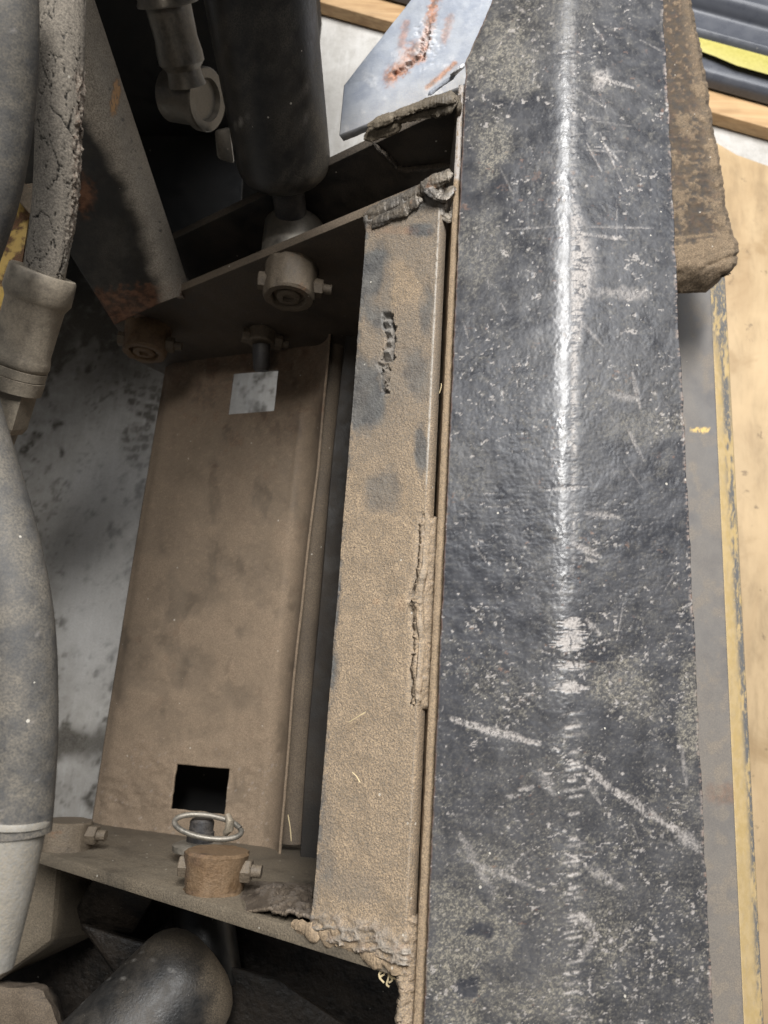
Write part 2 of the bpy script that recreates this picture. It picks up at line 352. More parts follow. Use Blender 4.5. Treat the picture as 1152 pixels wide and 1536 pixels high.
def concrete():
    m, nt = nodes('concrete'); b = NB(nt)
    at = b.n('ShaderNodeAttribute', attribute_name='mk'); sp = b.n('ShaderNodeSeparateColor'); b.l(at.outputs['Color'], sp.inputs[0]); mr, mg, mb = sp.outputs
    a = b.noise(2.2, 6, .65, .5); f = b.noise(24, 6, .7, .3); br = b.noise(9, 6, .7, 0, stretch=((8, 1, 1), (0, 0, -.25))); g = b.noise(300, 2, .6)
    c = b.mix(b.ramp(a, .3, .7), (.38, .36, .33), (.55, .535, .505)); c = b.mix(b.ramp(f, .4, .72, 0, .55), c, (.27, .25, .22)); c = b.mix(b.ramp(br, .45, .7, 0, .4), c, (.62, .61, .59))
    c = b.mix(b.math('MULTIPLY', mr, b.ramp(f, .25, .5, .6, 1), True), c, (.075, .065, .05))      # oil and tracked dirt, plus shade painted in
    c = b.mix(mg, c, (.035, .028, .02)); c = b.mix(b.math('MULTIPLY', mb, b.ramp(f, .3, .6, .6, 1)), c, (.70, .70, .70))
    c = b.mix(b.ramp(g, .3, .7, 0, .25), c, (.25, .24, .22))
    bs = b.n('ShaderNodeBsdfPrincipled'); out = b.n('ShaderNodeOutputMaterial'); bp = b.n('ShaderNodeBump'); bp.inputs['Strength'].default_value = .25; bp.inputs['Distance'].default_value = .002
    b.l(f, bp.inputs['Height']); b.l(bp.outputs[0], bs.inputs['Normal']); b.l(c, bs.inputs['Base Color']); bs.inputs['Roughness'].default_value = .6; b.l(bs.outputs[0], out.inputs[0]); return m
M['concrete'] = concrete()

# ================================================================== FLOOR
xs = np.concatenate([[-6, -3, -1.6], np.arange(-1.0, 0.0, .004), np.arange(0, 1.0, .03), [1.4, 3, 6]])
ys = np.concatenate([[-6, -3, -1.2], np.arange(-.6, 1.0, .005), np.arange(1.0, 2.6, .04), [4, 8]])
X, Y = np.meshgrid(xs, ys, indexing='ij'); Z = np.zeros_like(X); FL = np.stack([X, Y, Z], -1)
px, py = proj(FL.reshape(-1, 3)); px = px.reshape(X.shape); py = py.reshape(X.shape)
near = (X > -1.1) & (X < .1) & (Y > -.7) & (Y < 1.1)
n1 = fbm(X * 6, Y * 6, 21, 5); n2 = fbm(X * 45, Y * 30, 22, 4); n3 = fbm(X * 120, Y * 120, 23, 3)
oil_shade = sst(620, 480, py + (n1 - .5) * 160) * (.55 + .45 * sst(450, 300, px))  # far floor darkened: mostly painted shade, over some dirt streaks
oil_shade = oil_shade + sst(.50, .64, n1 * .5 + n2 * .5) * .55 * near + sst(.56, .66, n3 * .5 + n2 * .5) * .4 * near + sst(140, 60, px + (n1 - .5) * 60) * .30 * near
oil_shade += sst(1080, 1110, py + (n2 - .5) * 30) * sst(1150, 1120, py + (n2 - .5) * 30) * .9 * near
spots = sst(.62, .74, n2 * .6 + n3 * .2 + n1 * .25) * near * sst(620, 700, py) * .9
def sole(cx, cy, a, L, Wd):                                            # boot-sole prints: lugs in rows
    x = (px - cx) * math.cos(a) + (py - cy) * math.sin(a); y = -(px - cx) * math.sin(a) + (py - cy) * math.cos(a)
    ins = sst(1, .85, (x / Wd) ** 2 + (y / L) ** 2)
    return ins * (.35 + .65 * (np.sin(y / 2.2) > -.2) * (np.abs(((x + 200) % 14) - 7) > 1.2))
oil_shade = np.maximum(oil_shade, sole(218, 590, .25, 40, 34) * .95 * sst(.25, .6, n2)); oil_shade = np.maximum(oil_shade, sole(208, 668, -.12, 36, 30) * .8 * sst(.3, .65, n2))
pale = sst(640, 720, py + (n1 - .5) * 60) * sst(1090, 950, py) * sst(60, 130, px + (n1 - .5) * 70) * near * .42
floor = sheet('floor', FL, M['concrete'], thick=0, mk=(oil_shade * near, spots * .9, pale)); tag(floor, kind='structure')

# ================================================================== THE WELDED MOUNT FRAME
YA, YB, YC = .509, .600, -.177                 # upright plates: far inner, far outer, near inner
def HS(x): return .656 - .717 * (x + .037)      # depth of the sloping top line of the frame
frame = root('mounting_frame', (-.1, .17, .3), 'black welded steel attachment frame with long bent face plate, dusty bar and side plates', 'attachment frame')

# ---- face plate (bent, painted black, scratched)
rows = 1050
yy = np.linspace(-70, 1640, rows)
left = 703 - .0441 * yy; left = np.where(yy < 96, 697 + (96 - yy) * .44, left); ridge = 841 + (yy + 3136) * .0022 ; rightx = 995 + .049 * yy
left += (fbm(yy * .09, yy * 0, 31, 3) - .5) * 2.2 ; rightx += (fbm(yy * .05, yy * 0 + 4, 33, 4) - .5) * 3 - 1.2 * sst(.62, .8, vn(yy * .035, yy * 0, 35))
nA, nB = 120, 135; prof = []
G = np.zeros((nA + nB, rows, 3))
hl, hr_, hR = .588, .556, .576
for j, y in enumerate(yy):
    a = np.array(P(left[j], y, hl)); b = np.array(P(ridge[j], y, hr_)); c = np.array(P(rightx[j], y, hR))
    u = np.linspace(0, 1, nA)[:, None]; v = np.linspace(0, 1, nB + 1)[1:, None]
    G[:nA, j] = a + (b - a) * u; G[nA:, j] = b + (c - b) * v
# round the bend
k = np.ones(25) / 25
zz = G[..., 2].copy()
pad = np.pad(zz, ((12, 12), (0, 0)), 'edge')
for d_ in (0, 1):
    sm = np.apply_along_axis(lambda r_: np.convolve(r_, k, 'valid'), 0, np.pad(zz, ((12, 12), (0, 0)), 'reflect', reflect_type='odd')); zz = sm
G[..., 2] = zz
px, py = proj(G.reshape(-1, 3)); px = px.reshape(G.shape[:2]); py = py.reshape(G.shape[:2])
rl = px - ridge[None, :]                        # distance from the bend
N1 = fbm(px * .03, py * .03, 41, 5); N2 = fbm(px * .12, py * .30, 42, 4); N3 = fbm(px * .5, py * .5, 43, 3); N4 = fbm(px * .05, py * .45, 44, 4); N5 = fbm(px * .012, py * .012, 45, 4)
N6 = fbm(px * .09, py * .09, 46, 5)
dust = np.zeros_like(px); bare = np.zeros_like(px); rustm = np.zeros_like(px)
def blob(cx, cy, rx, ry, soft=.6, nz=N1, amp=1.2):
    d = np.sqrt(((px - cx) / rx) ** 2 + ((py - cy) / ry) ** 2) + (nz - .5) * amp; return sst(1, 1 - soft, d)
for cx, cy, rx, ry, s in ((760, 95, 75, 60, .75), (742, 215, 42, 60, .8), (715, 380, 55, 120, .45), (705, 1400, 95, 95, .75), (690, 1480, 70, 80, .6), (935, 1035, 60, 55, .5),
                          (790, 1500, 130, 70, .45), (725, 1300, 60, 45, .35), (1035, 1090, 22, 130, .85), (760, 1050, 90, 60, .2), (905, 1390, 60, 90, .3), (800, 20, 120, 60, .35),
                          (980, 640, 90, 30, .35), (700, 700, 60, 60, .15)):
    dust += s * blob(cx, cy, rx, ry)
dust -= 1.0 * blob(725, 1395, 30, 16, .4, N6) + 1.0 * blob(700, 1480, 28, 24, .4, N6)
dust += .22 * sst(.52, .66, N6) * sst(.3, .7, N5) + .22 * sst(.5, .8, N2)
dust += sst(900, 1300, py) * .18
# worn strip right of the bend
wy = np.interp(py, [0, 80, 250, 330, 380, 470, 560, 700, 800, 860, 900, 1000, 1060, 1640], [.15, .45, .5, .8, 1, 1, .85, .8, .55, .35, .15, .2, .1, .1])
wx = np.interp(py, [0, 300, 400, 470, 540, 760, 900], [18, 22, 60, 34, 24, 18, 14])
strip = sst(4, 12, rl) * sst(1, .4, rl / wx)
bare += strip * wy * sst(.47, .58, N4 * .6 + N2 * .4 + .12 * wy - .02)
bare += blob(930, 440, 70, 14, .7, N6) * .5 + blob(900, 120, 20, 20, .6, N6) * .6
# press-brake tooth marks on the lower part of the bend
tooth = np.zeros_like(px)
ty = 1062.0
while ty < 1600:
    ty += random.choice([7, 8, 9, 11, 13, 16, 26]); wdt = random.uniform(6, 17); cx0 = random.uniform(7, 13); th_ = random.uniform(1.6, 3.4)
    if random.random() < .12: ty += 12
    m_ = np.exp(-(((rl - cx0) / wdt) ** 4) - ((py - ty + .15 * rl + (N3 - .5) * 2) / th_) ** 2); tooth = np.maximum(tooth, m_ * random.uniform(.3, 1.1))
tooth *= sst(.3, .5, N2 + .1)
bare += tooth * 1.3
ty = 905
for ty, wdt, th_ in ((935, 18, 8), (958, 26, 14), (972, 20, 6), (998, 22, 6), (1026, 16, 5), (1032, 28, 7)):
    bare += 1.1 * sst(1.0, .7, np.sqrt(((rl - 6) / wdt) ** 2 + ((py - ty) / th_) ** 2) + (N4 - .5) * 1.8)
# listed scrapes: x0,y0,x1,y1,width,strength
scr = [(678, 1078, 808, 1116, 7, 1.1), (880, 1150, 930, 1195, 6, 1.0), (925, 1185, 1010, 1245, 7, .9), (1010, 1240, 1050, 1275, 10, .8), (875, 1160, 900, 1205, 4, .7), (895, 115, 950, 132, 3, .8),
       (905, 215, 930, 245, 2, .8), (880, 215, 905, 262, 1.6, .7), (900, 200, 935, 280, 1.4, .6), (925, 300, 925, 360, 1.2, .5), (880, 225, 940, 228, 1.6, .5), (880, 340, 980, 342, 1.6, .6),
       (870, 350, 940, 360, 2.4, .7), (760, 345, 850, 338, 2, .4), (820, 735, 880, 730, 3, .8), (880, 770, 930, 776, 5, .7), (860, 815, 900, 835, 6, .9), (870, 836, 895, 842, 4, .8),
       (690, 1250, 740, 1340, 8, .45), (700, 1290, 800, 1330, 5, .5), (745, 1320, 800, 1270, 3, .35), (780, 1185, 800, 1180, 5, .8), (760, 1195, 780, 1192, 4, .7), (810, 1155, 830, 1190, 8, .5),
       (925, 960, 935, 905, 1.5, .6), (880, 930, 900, 950, 6, .8), (870, 1370, 890, 1400, 8, .8), (880, 1300, 930, 1330, 8, .6), (870, 1440, 895, 1400, 6, .6), (940, 640, 965, 690, 3, .6),
       (948, 560, 960, 612, 4, .6), (915, 590, 955, 600, 7, .55), (860, 470, 905, 520, 3, .5), (890, 40, 905, 60, 2, .8), (775, 10, 790, 20, 3, .7), (1000, 80, 960, 60, 1.5, .5),
       (1020, 1110, 1030, 1180, 4, .5), (695, 480, 703, 510, 1.6, .6), (752, 455, 760, 470, 1.6, .6), (860, 130, 905, 160, 1.6, .5), (850, 170, 900, 178, 3, .4), (880, 180, 950, 190, 1.4, .4)]
for i in range(120):
    x0 = random.uniform(650, 1040); y0 = random.uniform(0, 1536); a = random.gauss(.45, .6) if random.random() < .6 else random.gauss(1.4, .5); L = random.choice([6, 9, 14, 20, 32, 50])
    scr.append((x0, y0, x0 + L * math.cos(a), y0 + L * math.sin(a), random.uniform(.6, 1.4), random.uniform(.15, .5)))
for x0, y0, x1, y1, wd, s in scr:
    pad_ = wd * 3 + 4
    # only touch the rows near the scrape
    j0 = np.searchsorted(yy, min(y0, y1) - pad_ - 8); j1 = np.searchsorted(yy, max(y0, y1) + pad_ + 8)
    if j1 <= j0: continue
    sx = px[:, j0:j1]; sy = py[:, j0:j1]; dx, dy = x1 - x0, y1 - y0; L2 = dx * dx + dy * dy
    t = np.clip(((sx - x0) * dx + (sy - y0) * dy) / L2, 0, 1)
    d = np.hypot(sx - x0 - t * dx, sy - y0 - t * dy) / (wd * (.5 + .7 * np.sin(np.pi * np.clip(t, .05, .95))))
    d = d + (N6[:, j0:j1] - .5) * 1.5 + (N3[:, j0:j1] - .5) * .9
    bare[:, j0:j1] += s * .8 * sst(1.15, .5, d) * sst(.30, .50, N6[:, j0:j1] * .5 + N3[:, j0:j1] * .5)
for i in range(420):                            # chips and grit
    cx = random.uniform(640, 1060); cy = random.uniform(0, 1560) if random.random() < .5 else random.uniform(850, 1560); r = random.choice([.8, .9, 1, 1.2, 1.6, 2.4])
    j0 = np.searchsorted(yy, cy - 8); j1 = np.searchsorted(yy, cy + 8)
    if j1 <= j0: continue
    d = np.hypot(px[:, j0:j1] - cx, (py[:, j0:j1] - cy) * random.uniform(.7, 1.4)) / r + (N3[:, j0:j1] - .5)
    bare[:, j0:j1] += sst(1.2, .6, d) * random.uniform(.5, 1.3)
F1 = fbm(px * .42, py * .42, 201, 3); F2 = fbm(px * .13, py * .20, 202, 5); F3 = fbm(px * .26, py * .30, 203, 4); CL = fbm(px * .018, py * .014, 204, 3)
low_ = sst(650, 1300, py)
dust = .75 * dust.clip(0, 1) * (.30 + .70 * sst(.47, .56, F1 * .55 + F3 * .45)) + .30 * sst(.60, .70, F3) * sst(.45, .62, CL) * (.5 + .5 * low_)
bare = bare * (.55 + .55 * sst(.42, .50, F1)) + .75 * sst(.70, .73, F2 + .02 * low_) * sst(.42, .58, CL) + .4 * sst(.775, .81, F1 + .015 * low_) * (.3 + .7 * low_)
rustm += .35 * sst(.74, .79, fbm(px * .10, py * .14, 205, 4)) * sst(.5, .6, N5)
rustm += sst(3, 0, px - left[None, :]) * .4 + sst(6, 0, rightx[None, :] - px) * sst(.5, .6, N2) * .5
bare += sst(7, 1, rightx[None, :] - px) * sst(.46, .62, N2) * .4
peel = fbm(px * .32, py * .26, 51, 3) - .5
flow = np.abs(fbm(px * .10, py * .16, 53, 3) - .5)
disp = peel * .00020 * (.5 + .8 * N5) + np.minimum(flow, .12) * .0011 * sst(380, 520, py) - bare.clip(0, 1) * .00025 + (N1 - .5) * .0012
face = sheet('face_plate', G, M['plate'], frame, .009, mk=(dust.clip(0, 1), bare.clip(0, 1), rustm), disp=disp)

# ---- web below the face plate's left edge
rows2 = 420; yy2 = np.linspace(128, 1640, rows2); Lx = 703 - .0441 * yy2
tp = np.array([P(x + 2.5, y, hl + .0095) for x, y in zip(Lx, yy2)]); bt = tp.copy(); bt[:, 2] -= .085
W_ = np.stack([tp + (bt - tp) * t for t in np.linspace(0, 1, 12)])
wob = (fbm(np.arange(12)[:, None] * .5 + 0 * yy2[None], yy2[None] * .1 + np.zeros((12, 1)), 61) - .5) * .0012
W_[..., 0] += wob
sheet('web_strip', W_, M['web'], frame, .008, mk=(np.full(W_.shape[:2], .35), np.zeros(W_.shape[:2]) + (yy2[None] < 270) * .9, np.zeros(W_.shape[:2])))

# ---- dusty bar between the side plates
nu, nv = 150, 760
TL, TR, BL, BR = P(551, 322, .656), P(661, 272, .603), P(466, 1402, .656), P(606, 1448, .601)
B_ = bil([TL, TR, BL, BR], nu, nv)
nch = 26
low = B_[-1:] + np.array([.0085, 0, -.013]) * 1.0
chm = np.stack([B_[-1] + (low[0] - B_[-1]) * t + np.array([0, 0, .0022]) * math.sin(t * math.pi) for t in np.linspace(0, 1, nch)[1:]])
low2 = np.stack([low[0] + np.array([0, 0, -.05]) * t for t in np.linspace(0, 1, 6)[1:]])
lf = np.stack([B_[0] + np.array([-.0012 * math.sin(t * 1.57), 0, -.055 * t]) for t in np.linspace(1, 0, 14)[:-1]])
B_ = np.concatenate([lf, B_, chm, low2]); nl = 13
px, py = proj(B_.reshape(-1, 3)); px = px.reshape(B_.shape[:2]); py = py.reshape(B_.shape[:2])
N1 = fbm(px * .025, py * .02, 71, 5); N2 = fbm(px * .3, py * .3, 72, 3); N3 = fbm(px * .09, py * .09, 73, 4)
def blob(cx, cy, rx, ry, soft=.6, nz=N1, amp=1.2):
    d = np.sqrt(((px - cx) / rx) ** 2 + ((py - cy) / ry) ** 2) + (nz - .5) * amp; return sst(1, 1 - soft, d)
dust = .55 + .45 * sst(560, 800, py) + 0 * px
for cx, cy, rx, ry, s in ((590, 430, 55, 45, .5), (566, 440, 30, 90, -.6), (545, 590, 42, 80, -.7), (632, 670, 16, 55, -1.0), (575, 735, 45, 45, -.55), (525, 735, 30, 40, .4), (632, 345, 26, 14, -.6), (556, 410, 20, 40, -.5),
                          (640, 470, 14, 60, -.4), (520, 1330, 60, 40, -.3), (500, 900, 12, 200, -.6), (625, 560, 30, 60, -.4), (610, 300, 60, 30, -.3), (515, 660, 14, 60, -.5), (490, 1250, 26, 120, -.35)):
    dust += s * blob(cx, cy, rx, ry)
lj = np.arange(B_.shape[0])[:, None] - nl
edge = sst(12, 0, np.abs(lj)) ; dust -= edge * .55 * sst(.40, .6, N3)
dust = np.where(lj < -1, .1, dust)
bare = sst(3, 0, np.abs(lj - (nu - 1))) * .85 * sst(760, 700, py) + sst(2, 0, np.abs(lj - (nu - 1))) * .2
rustm = blob(563, 903, 7, 6, .5, N3, .8) + blob(588, 827, 6, 5, .5, N3, .8) * .8 + blob(602, 905, 16, 16, .8, N3) * .6 + blob(625, 1030, 14, 20, .8, N3) * .4 + blob(590, 345, 50, 12, .8, N3) * .4
disp = (N2 - .5) * .0006 + (N1 - .5) * .0018
# the burnt-through slot and its bead
def slot(y0, y1, xc, w_, dep):
    c = xc + 3 * np.sin(py * .09) + (N3 - .5) * 6
    ins = sst(1, .6, np.abs(px - c) / (w_ * (.55 + .6 * vn(px * .02, py * .11, 77))) + (N2 - .5) * .5) * sst(y0 - 3, y0 + 4, py) * sst(y1 + 3, y1 - 4, py)
    return ins
so = slot(470, 542, 583, 12, 1); si = slot(474, 538, 581, 7.5, 1)
so2 = slot(545, 590, 577, 11, 1); si2 = slot(548, 586, 580, 6, 1) * sst(.45, .6, N2 * .5 + N3 * .5)
disp += -.0075 * so + .0085 * si * (.75 + .25 * np.sin(py * .42)) - .0040 * so2 * sst(.35, .6, N3) + .005 * si2
dust -= so * .35 + so2 * .2; bare += si * .35
# ridge of weld along the right edge, y 780 - 1050
cxr = np.interp(py, [770, 850, 900, 960, 1040, 1060], [636, 630, 616, 626, 619, 622])
on = sst(765, 785, py) * sst(1062, 1045, py) * (1 - .8 * sst(895, 905, py) * sst(935, 925, py))
disp += on * (.0035 * np.exp(-((px - cxr - 7) / 6) ** 2) * (.7 + .5 * vn(px * 0, py * .12, 81)) - .0060 * np.exp(-((px - cxr + 2) / 4.5) ** 2))
disp += .004 * blob(622, 907, 16, 12, .8, N3) * (N2 - .2) * 2
bare += on * np.exp(-((px - cxr + 3) / 3) ** 2) * .5
NR = 1 - np.abs(fbm(px * .04, py * .06, 83, 3) - .5) * 3.0
dT = (py - (322 - (px - 551) * .455)); dB = ((1402 + (px - 466) * .33) - py)
sc_ = sst(34, 6, dT + (N3 - .5) * 26) + sst(62, 16, dB + (N1 - .5) * 60)
disp += sc_ * (NR * .0040 + (N2 - .5) * .0006); dust -= sc_ * .35 * NR.clip(0, 1) + sc_ * .15; bare += sc_ * sst(.6, .95, NR) * .35; rustm = rustm + sc_ * sst(.5, .65, N3) * .35
disp = np.where(lj < -2, 0, disp); disp = np.where(lj > nu + 6, 0, disp)
sheet('backing_bar', B_, M['bar'], frame, .004, mk=(dust.clip(0, 1), bare.clip(0, 1), rustm.clip(0, 1)), disp=disp, sharp=60)
# filler between bar and web where the slit is closed
def filler(name, y0, y1, seed):
    ys_ = np.linspace(y0, y1, int((y1 - y0) / 1.6)); n_ = 26
    g = np.zeros((n_, len(ys_), 3))
    for j, y in enumerate(ys_):
        xr = 703 - .0441 * y - .5; xl = xr - np.interp(y, [760, 900, 1060, 1370, 1460], [33, 36, 34, 26, 34])
        a = np.array(P(xl, y, .602)); b = np.array(P(xr, y, .612)); t = np.linspace(0, 1, n_)[:, None]; g[:, j] = a + (b - a) * t
    a_, b_ = proj(g.reshape(-1, 3)); a_ = a_.reshape(g.shape[:2]); b_ = b_.reshape(g.shape[:2])
    nn = fbm(a_ * .12, b_ * .12, seed, 4)
    ed = sst(0, 8, b_ - y0) * sst(0, 8, y1 - b_)
    return sheet(name, g, M['bar'], frame, .006, mk=(.9 + 0 * nn, sst(.62, .75, nn) * .3, sst(.55, .7, nn) * .35), disp=(nn - .5) * .0035 - (1 - ed) * .002)
filler('filler_strip', 776, 1064, 91); filler('filler_strip', 1374, 1640, 92)
# ledge strip between slit and web in the lower part, and the narrow lip above
for (y0, y1, o0, o1) in ((140, 776, 9, 15), (1062, 1376, 17, 17)):
    ys_ = np.linspace(y0, y1, 260); g = np.zeros((10, 260, 3))
    for j, y in enumerate(ys_):
        xr = 703 - .0441 * y - .5; o_ = o0 + (o1 - o0) * (y - y0) / (y1 - y0) + 1.2 * (float(vn(np.array(y * .08), np.array(0.), 95)) - .5)
        a = np.array(P(xr - o_, y, .622)); b = np.array(P(xr, y, .612)); g[:, j] = a + (b - a) * np.linspace(0, 1, 10)[:, None]
    sheet('slit_lip', g, M['web'], frame, .012, mk=(np.full(g.shape[:2], .6), np.full(g.shape[:2], .0) + (ys_[None] < 262) * .8, np.zeros(g.shape[:2])))

# ---- weld beads at the bar's ends
def px_path(l, h): return [P(x, y, hh) for (x, y), hh in zip(l, h)]
weld('weld_bead', px_path([(548, 325), (575, 312), (604, 300), (628, 288), (648, 280)], [.655, .64, .628, .615, .604]), .0095, M['weld'], frame, lump=1.2)
weld('weld_bead', px_path([(556, 338), (580, 326), (606, 312), (630, 296)], [.65, .637, .624, .612]), .0065, M['weld'], frame, lump=1.5)
weld('weld_bead', px_path([(628, 284), (648, 274), (665, 266), (680, 262)], [.61, .602, .596, .592]), .0075, M['weld'], frame, lump=1.5)
weld('weld_bead', px_path([(640, 280), (655, 292), (668, 296), (682, 280)], [.602, .598, .596, .594]), .006, M['weld'], frame, lump=1.6)
weld('weld_bead', px_path([(660, 296), (664, 312), (662, 326)], [.602, .604, .606]), .0045, M['weld'], frame, lump=1.3)
weld('weld_bead', px_path([(664, 322), (674, 327), (682, 318), (684, 300)], [.606, .606, .604, .60]), .0048, M['weld'], frame, lump=1.5)
weld('weld_bead', px_path([(440, 1392), (470, 1396), (500, 1404), (535, 1418), (568, 1436), (606, 1446)], [.668, .654, .644, .63, .616, .604]), .0070, M['web'], frame, lump=1.7)
weld('weld_bead', px_path([(490, 1392), (525, 1398), (556, 1412), (590, 1432)], [.645, .634, .622, .61]), .0055, M['web'], frame, lump=1.8)

# ---- side plates (upright, with sloping top edge)
def side_plate(name, Y, t, xl, xr, mat, below, hoff=0):
    """polygon in the plane y = Y, extruded by t along y"""
    n = 60; top = [Vector((x, Y, CAMZ - HS(x) - hoff)) for x in np.linspace(xl, xr, n)]
    bot = [Vector((xr, Y, CAMZ - 1.0)), Vector((xl + .03, Y, CAMZ - below)), Vector((xl, Y, CAMZ - below + .04))]
    return slab(name, top + bot, (0, t, 0), mat, frame, .0012)
side_plate('side_plate', YA, .012, -.405, .040, M['side'], 1.09)
side_plate('side_plate', YB, .012, -.315, .050, M['dark'], 1.05)
side_plate('side_plate', YC - .012, .012, -.405, .035, M['lower'], 1.13)
# dusty strip of weld scale on the far outer plate's inner face
weld('weld_bead', [PY(545, 205, YB - .004), PY(580, 188, YB - .004), PY(620, 172, YB - .004), PY(655, 160, YB - .004), PY(682, 148, YB - .004)], .010, M['lower'], frame, lump=1.6)
weld('weld_bead', [PY(552, 188, YB - .006), PY(600, 170, YB - .006), PY(650, 152, YB - .006), PY(684, 146, YB - .006)], .0065, M['lower'], frame, lump=1.2)
weld('weld_bead', [PY(684, 145, YB - .006), PY(687, 160, YB - .006), PY(684, 185, YB - .006)], .006, M['lower'], frame, lump=1.2)
weld('weld_bead', [PY(560, 215, YB - .004), PY(588, 240, YB - .004), PY(606, 254, YB - .004), PY(680, 246, YB - .004)], .0045, M['dark'], frame, lump=1.2)
# weld scale spread on the near side plate by the bar
tq = [PY(352, 1318, YC + .0015), PY(467, 1322, YC + .0015), PY(366, 1362, YC + .0015), PY(470, 1396, YC + .0015)]
g = bil(tq, 110, 80); a_, b_ = proj(g.reshape(-1, 3)); a_ = a_.reshape(110, 80); b_ = b_.reshape(110, 80)
n1 = fbm(a_ * .05, b_ * .09, 85, 4); n2 = fbm(a_ * .3, b_ * .3, 86, 3); rg = 1 - np.abs(n1 - .5) * 3.6
U, V = np.meshgrid(np.linspace(0, 1, 110), np.linspace(0, 1, 80), indexing='ij'); ed = sst(0, .6, U + (n1 - .5) * .5) * sst(0, .5, V + (n1 - .5) * .3)
g[..., 1] += ed * (.0045 * rg + .0012 * (n2 - .5) + .003) - (1 - ed) * .0045
sheet('weld_scale', g, M['side'], frame, .003, mk=(sst(.5, .9, rg) * .25, sst(.8, 1, rg) * .12, 0 * n1), sharp=80)
# dark floor of the pocket between the two far plates, and the wall behind the bar
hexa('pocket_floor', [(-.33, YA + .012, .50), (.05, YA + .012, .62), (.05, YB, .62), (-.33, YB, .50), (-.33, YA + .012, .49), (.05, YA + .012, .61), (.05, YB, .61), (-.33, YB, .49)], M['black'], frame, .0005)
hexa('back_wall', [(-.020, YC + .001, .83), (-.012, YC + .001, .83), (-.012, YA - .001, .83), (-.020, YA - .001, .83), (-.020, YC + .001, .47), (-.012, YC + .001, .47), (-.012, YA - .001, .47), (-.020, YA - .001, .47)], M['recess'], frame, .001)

# ---- channel plate with its two square holes
def chan(u, v):                                 # u 0..1 across, v 0 far .. 1 near
    lt, lb = np.array(P(247, 540, 1.050)), np.array(P(133, 1238, 1.092)); rt, rb = np.array(P(462, 515, .958)), np.array(P(384, 1268, 1.008))
    return ((1 - u) * (1 - v))[..., None] * lt + (u * (1 - v))[..., None] * rt + ((1 - u) * v)[..., None] * lb + (u * v)[..., None] * rb
lt, rt, lb, rb = P(247, 540, 1.050), P(462, 515, .958), P(133, 1238, 1.092), P(384, 1268, 1.008)
def uv_of(x, y):                                # invert the quad by a small search in the plate's own plane
    best = None; u = v = .5
    for it in range(40):
        e = .001; p0 = chan(np.array(u), np.array(v)); a, b = proj(p0[None]); pu = chan(np.array(u + e), np.array(v)); au, bu = proj(pu[None]); pv = chan(np.array(u), np.array(v + e)); av, bv = proj(pv[None])
        J = np.array([[(au - a)[0] / e, (av - a)[0] / e], [(bu - b)[0] / e, (bv - b)[0] / e]]); s = np.linalg.solve(J, np.array([x - a[0], y - b[0]])); u += s[0]; v += s[1]
    return u, v
holes = []
for q in ([(350, 561), (411, 617)], [(266, 1146), (337, 1222)]):
    u0, v0 = uv_of(*q[0]); u1, v1 = uv_of(*q[1]); holes.append((u0, v0, u1, v1))
us = np.unique(np.concatenate([np.linspace(0, 1, 90)] + [[h_[0], h_[2]] for h_ in holes])); vs = np.unique(np.concatenate([np.linspace(-.02, 1.02, 260)] + [[h_[1], h_[3]] for h_ in holes]))
U, V = np.meshgrid(us, vs, indexing='ij'); C_ = chan(U, V)
C_[..., 2] += .006 * np.sin(V * 3.1) * (U > -1) - .010 * np.exp(-((U - .0) / .05) ** 2)      # slightly bowed, left edge rolled down
mU = (us[1:] + us[:-1]) / 2; mV = (vs[1:] + vs[:-1]) / 2; MU, MV = np.meshgrid(mU, mV, indexing='ij'); keep = np.ones(MU.shape, bool)
for h_ in holes: keep &= ~((MU > h_[0]) & (MU < h_[2]) & (MV > h_[1]) & (MV < h_[3]))
# flange rising on the right
fl = []
for t in np.linspace(0, 1, 22)[1:]:
    wv = .002 * np.sin(vs * 7) + .0004 * np.sin(vs * 23 + 1)
    off = np.stack([(.034 + wv) * math.sin(t * 1.35), 0 * vs, .052 * (1 - math.cos(t * 1.35)) + 0 * vs], -1); fl.append(C_[-1] + off)
C_ = np.concatenate([C_, np.array(fl)]); keep = np.concatenate([keep, np.ones((21, keep.shape[1]), bool)])
px, py = proj(C_.reshape(-1, 3)); px = px.reshape(C_.shape[:2]); py = py.reshape(C_.shape[:2])
N1 = fbm(px * .02, py * .02, 101, 5); N2 = fbm(px * .08, py * .08, 102, 4); N3 = fbm(px * .3, py * .3, 103, 3)
rim = (np.arange(C_.shape[0])[:, None] >= C_.shape[0] - 2) * 1.0
lowc = sst(1080, 1180, py + (N1 - .5) * 80)
dust = .35 + .5 * sst(.35, .6, N1) * sst(600, 900, py) + rim * .15 + .25 * lowc; rustm = .15 * sst(.5, .7, N1) + .45 * sst(1090, 1160, py + (N1 - .5) * 90) * sst(1250, 1180, py) * sst(300, 200, px) + .6 * sst(680, 560, py + (N1 - .5) * 120) + .5 * sst(.60, .70, N2) * sst(.5, .6, N1)  # rust stains, plus shade at the far end painted in as brown
dust = dust + .3 * sst(.62, .70, N3) - .35 * sst(.55, .68, fbm(px * .05, py * .02, 207, 4))
disp = (N1 - .5) * .004 + lowc * (N2 - .5) * .004 + lowc * (N3 - .5) * .002
ri = np.arange(C_.shape[0])[:, None]; disp = np.where((ri < 3) | (ri > C_.shape[0] - 24), disp * .15, disp)
sheet('channel_plate', C_, M['channel'], frame, .003, keep=keep, mk=(dust, sst(.74, .8, N3) * .3 * lowc, rustm.clip(0, 1)), disp=disp, sharp=50)
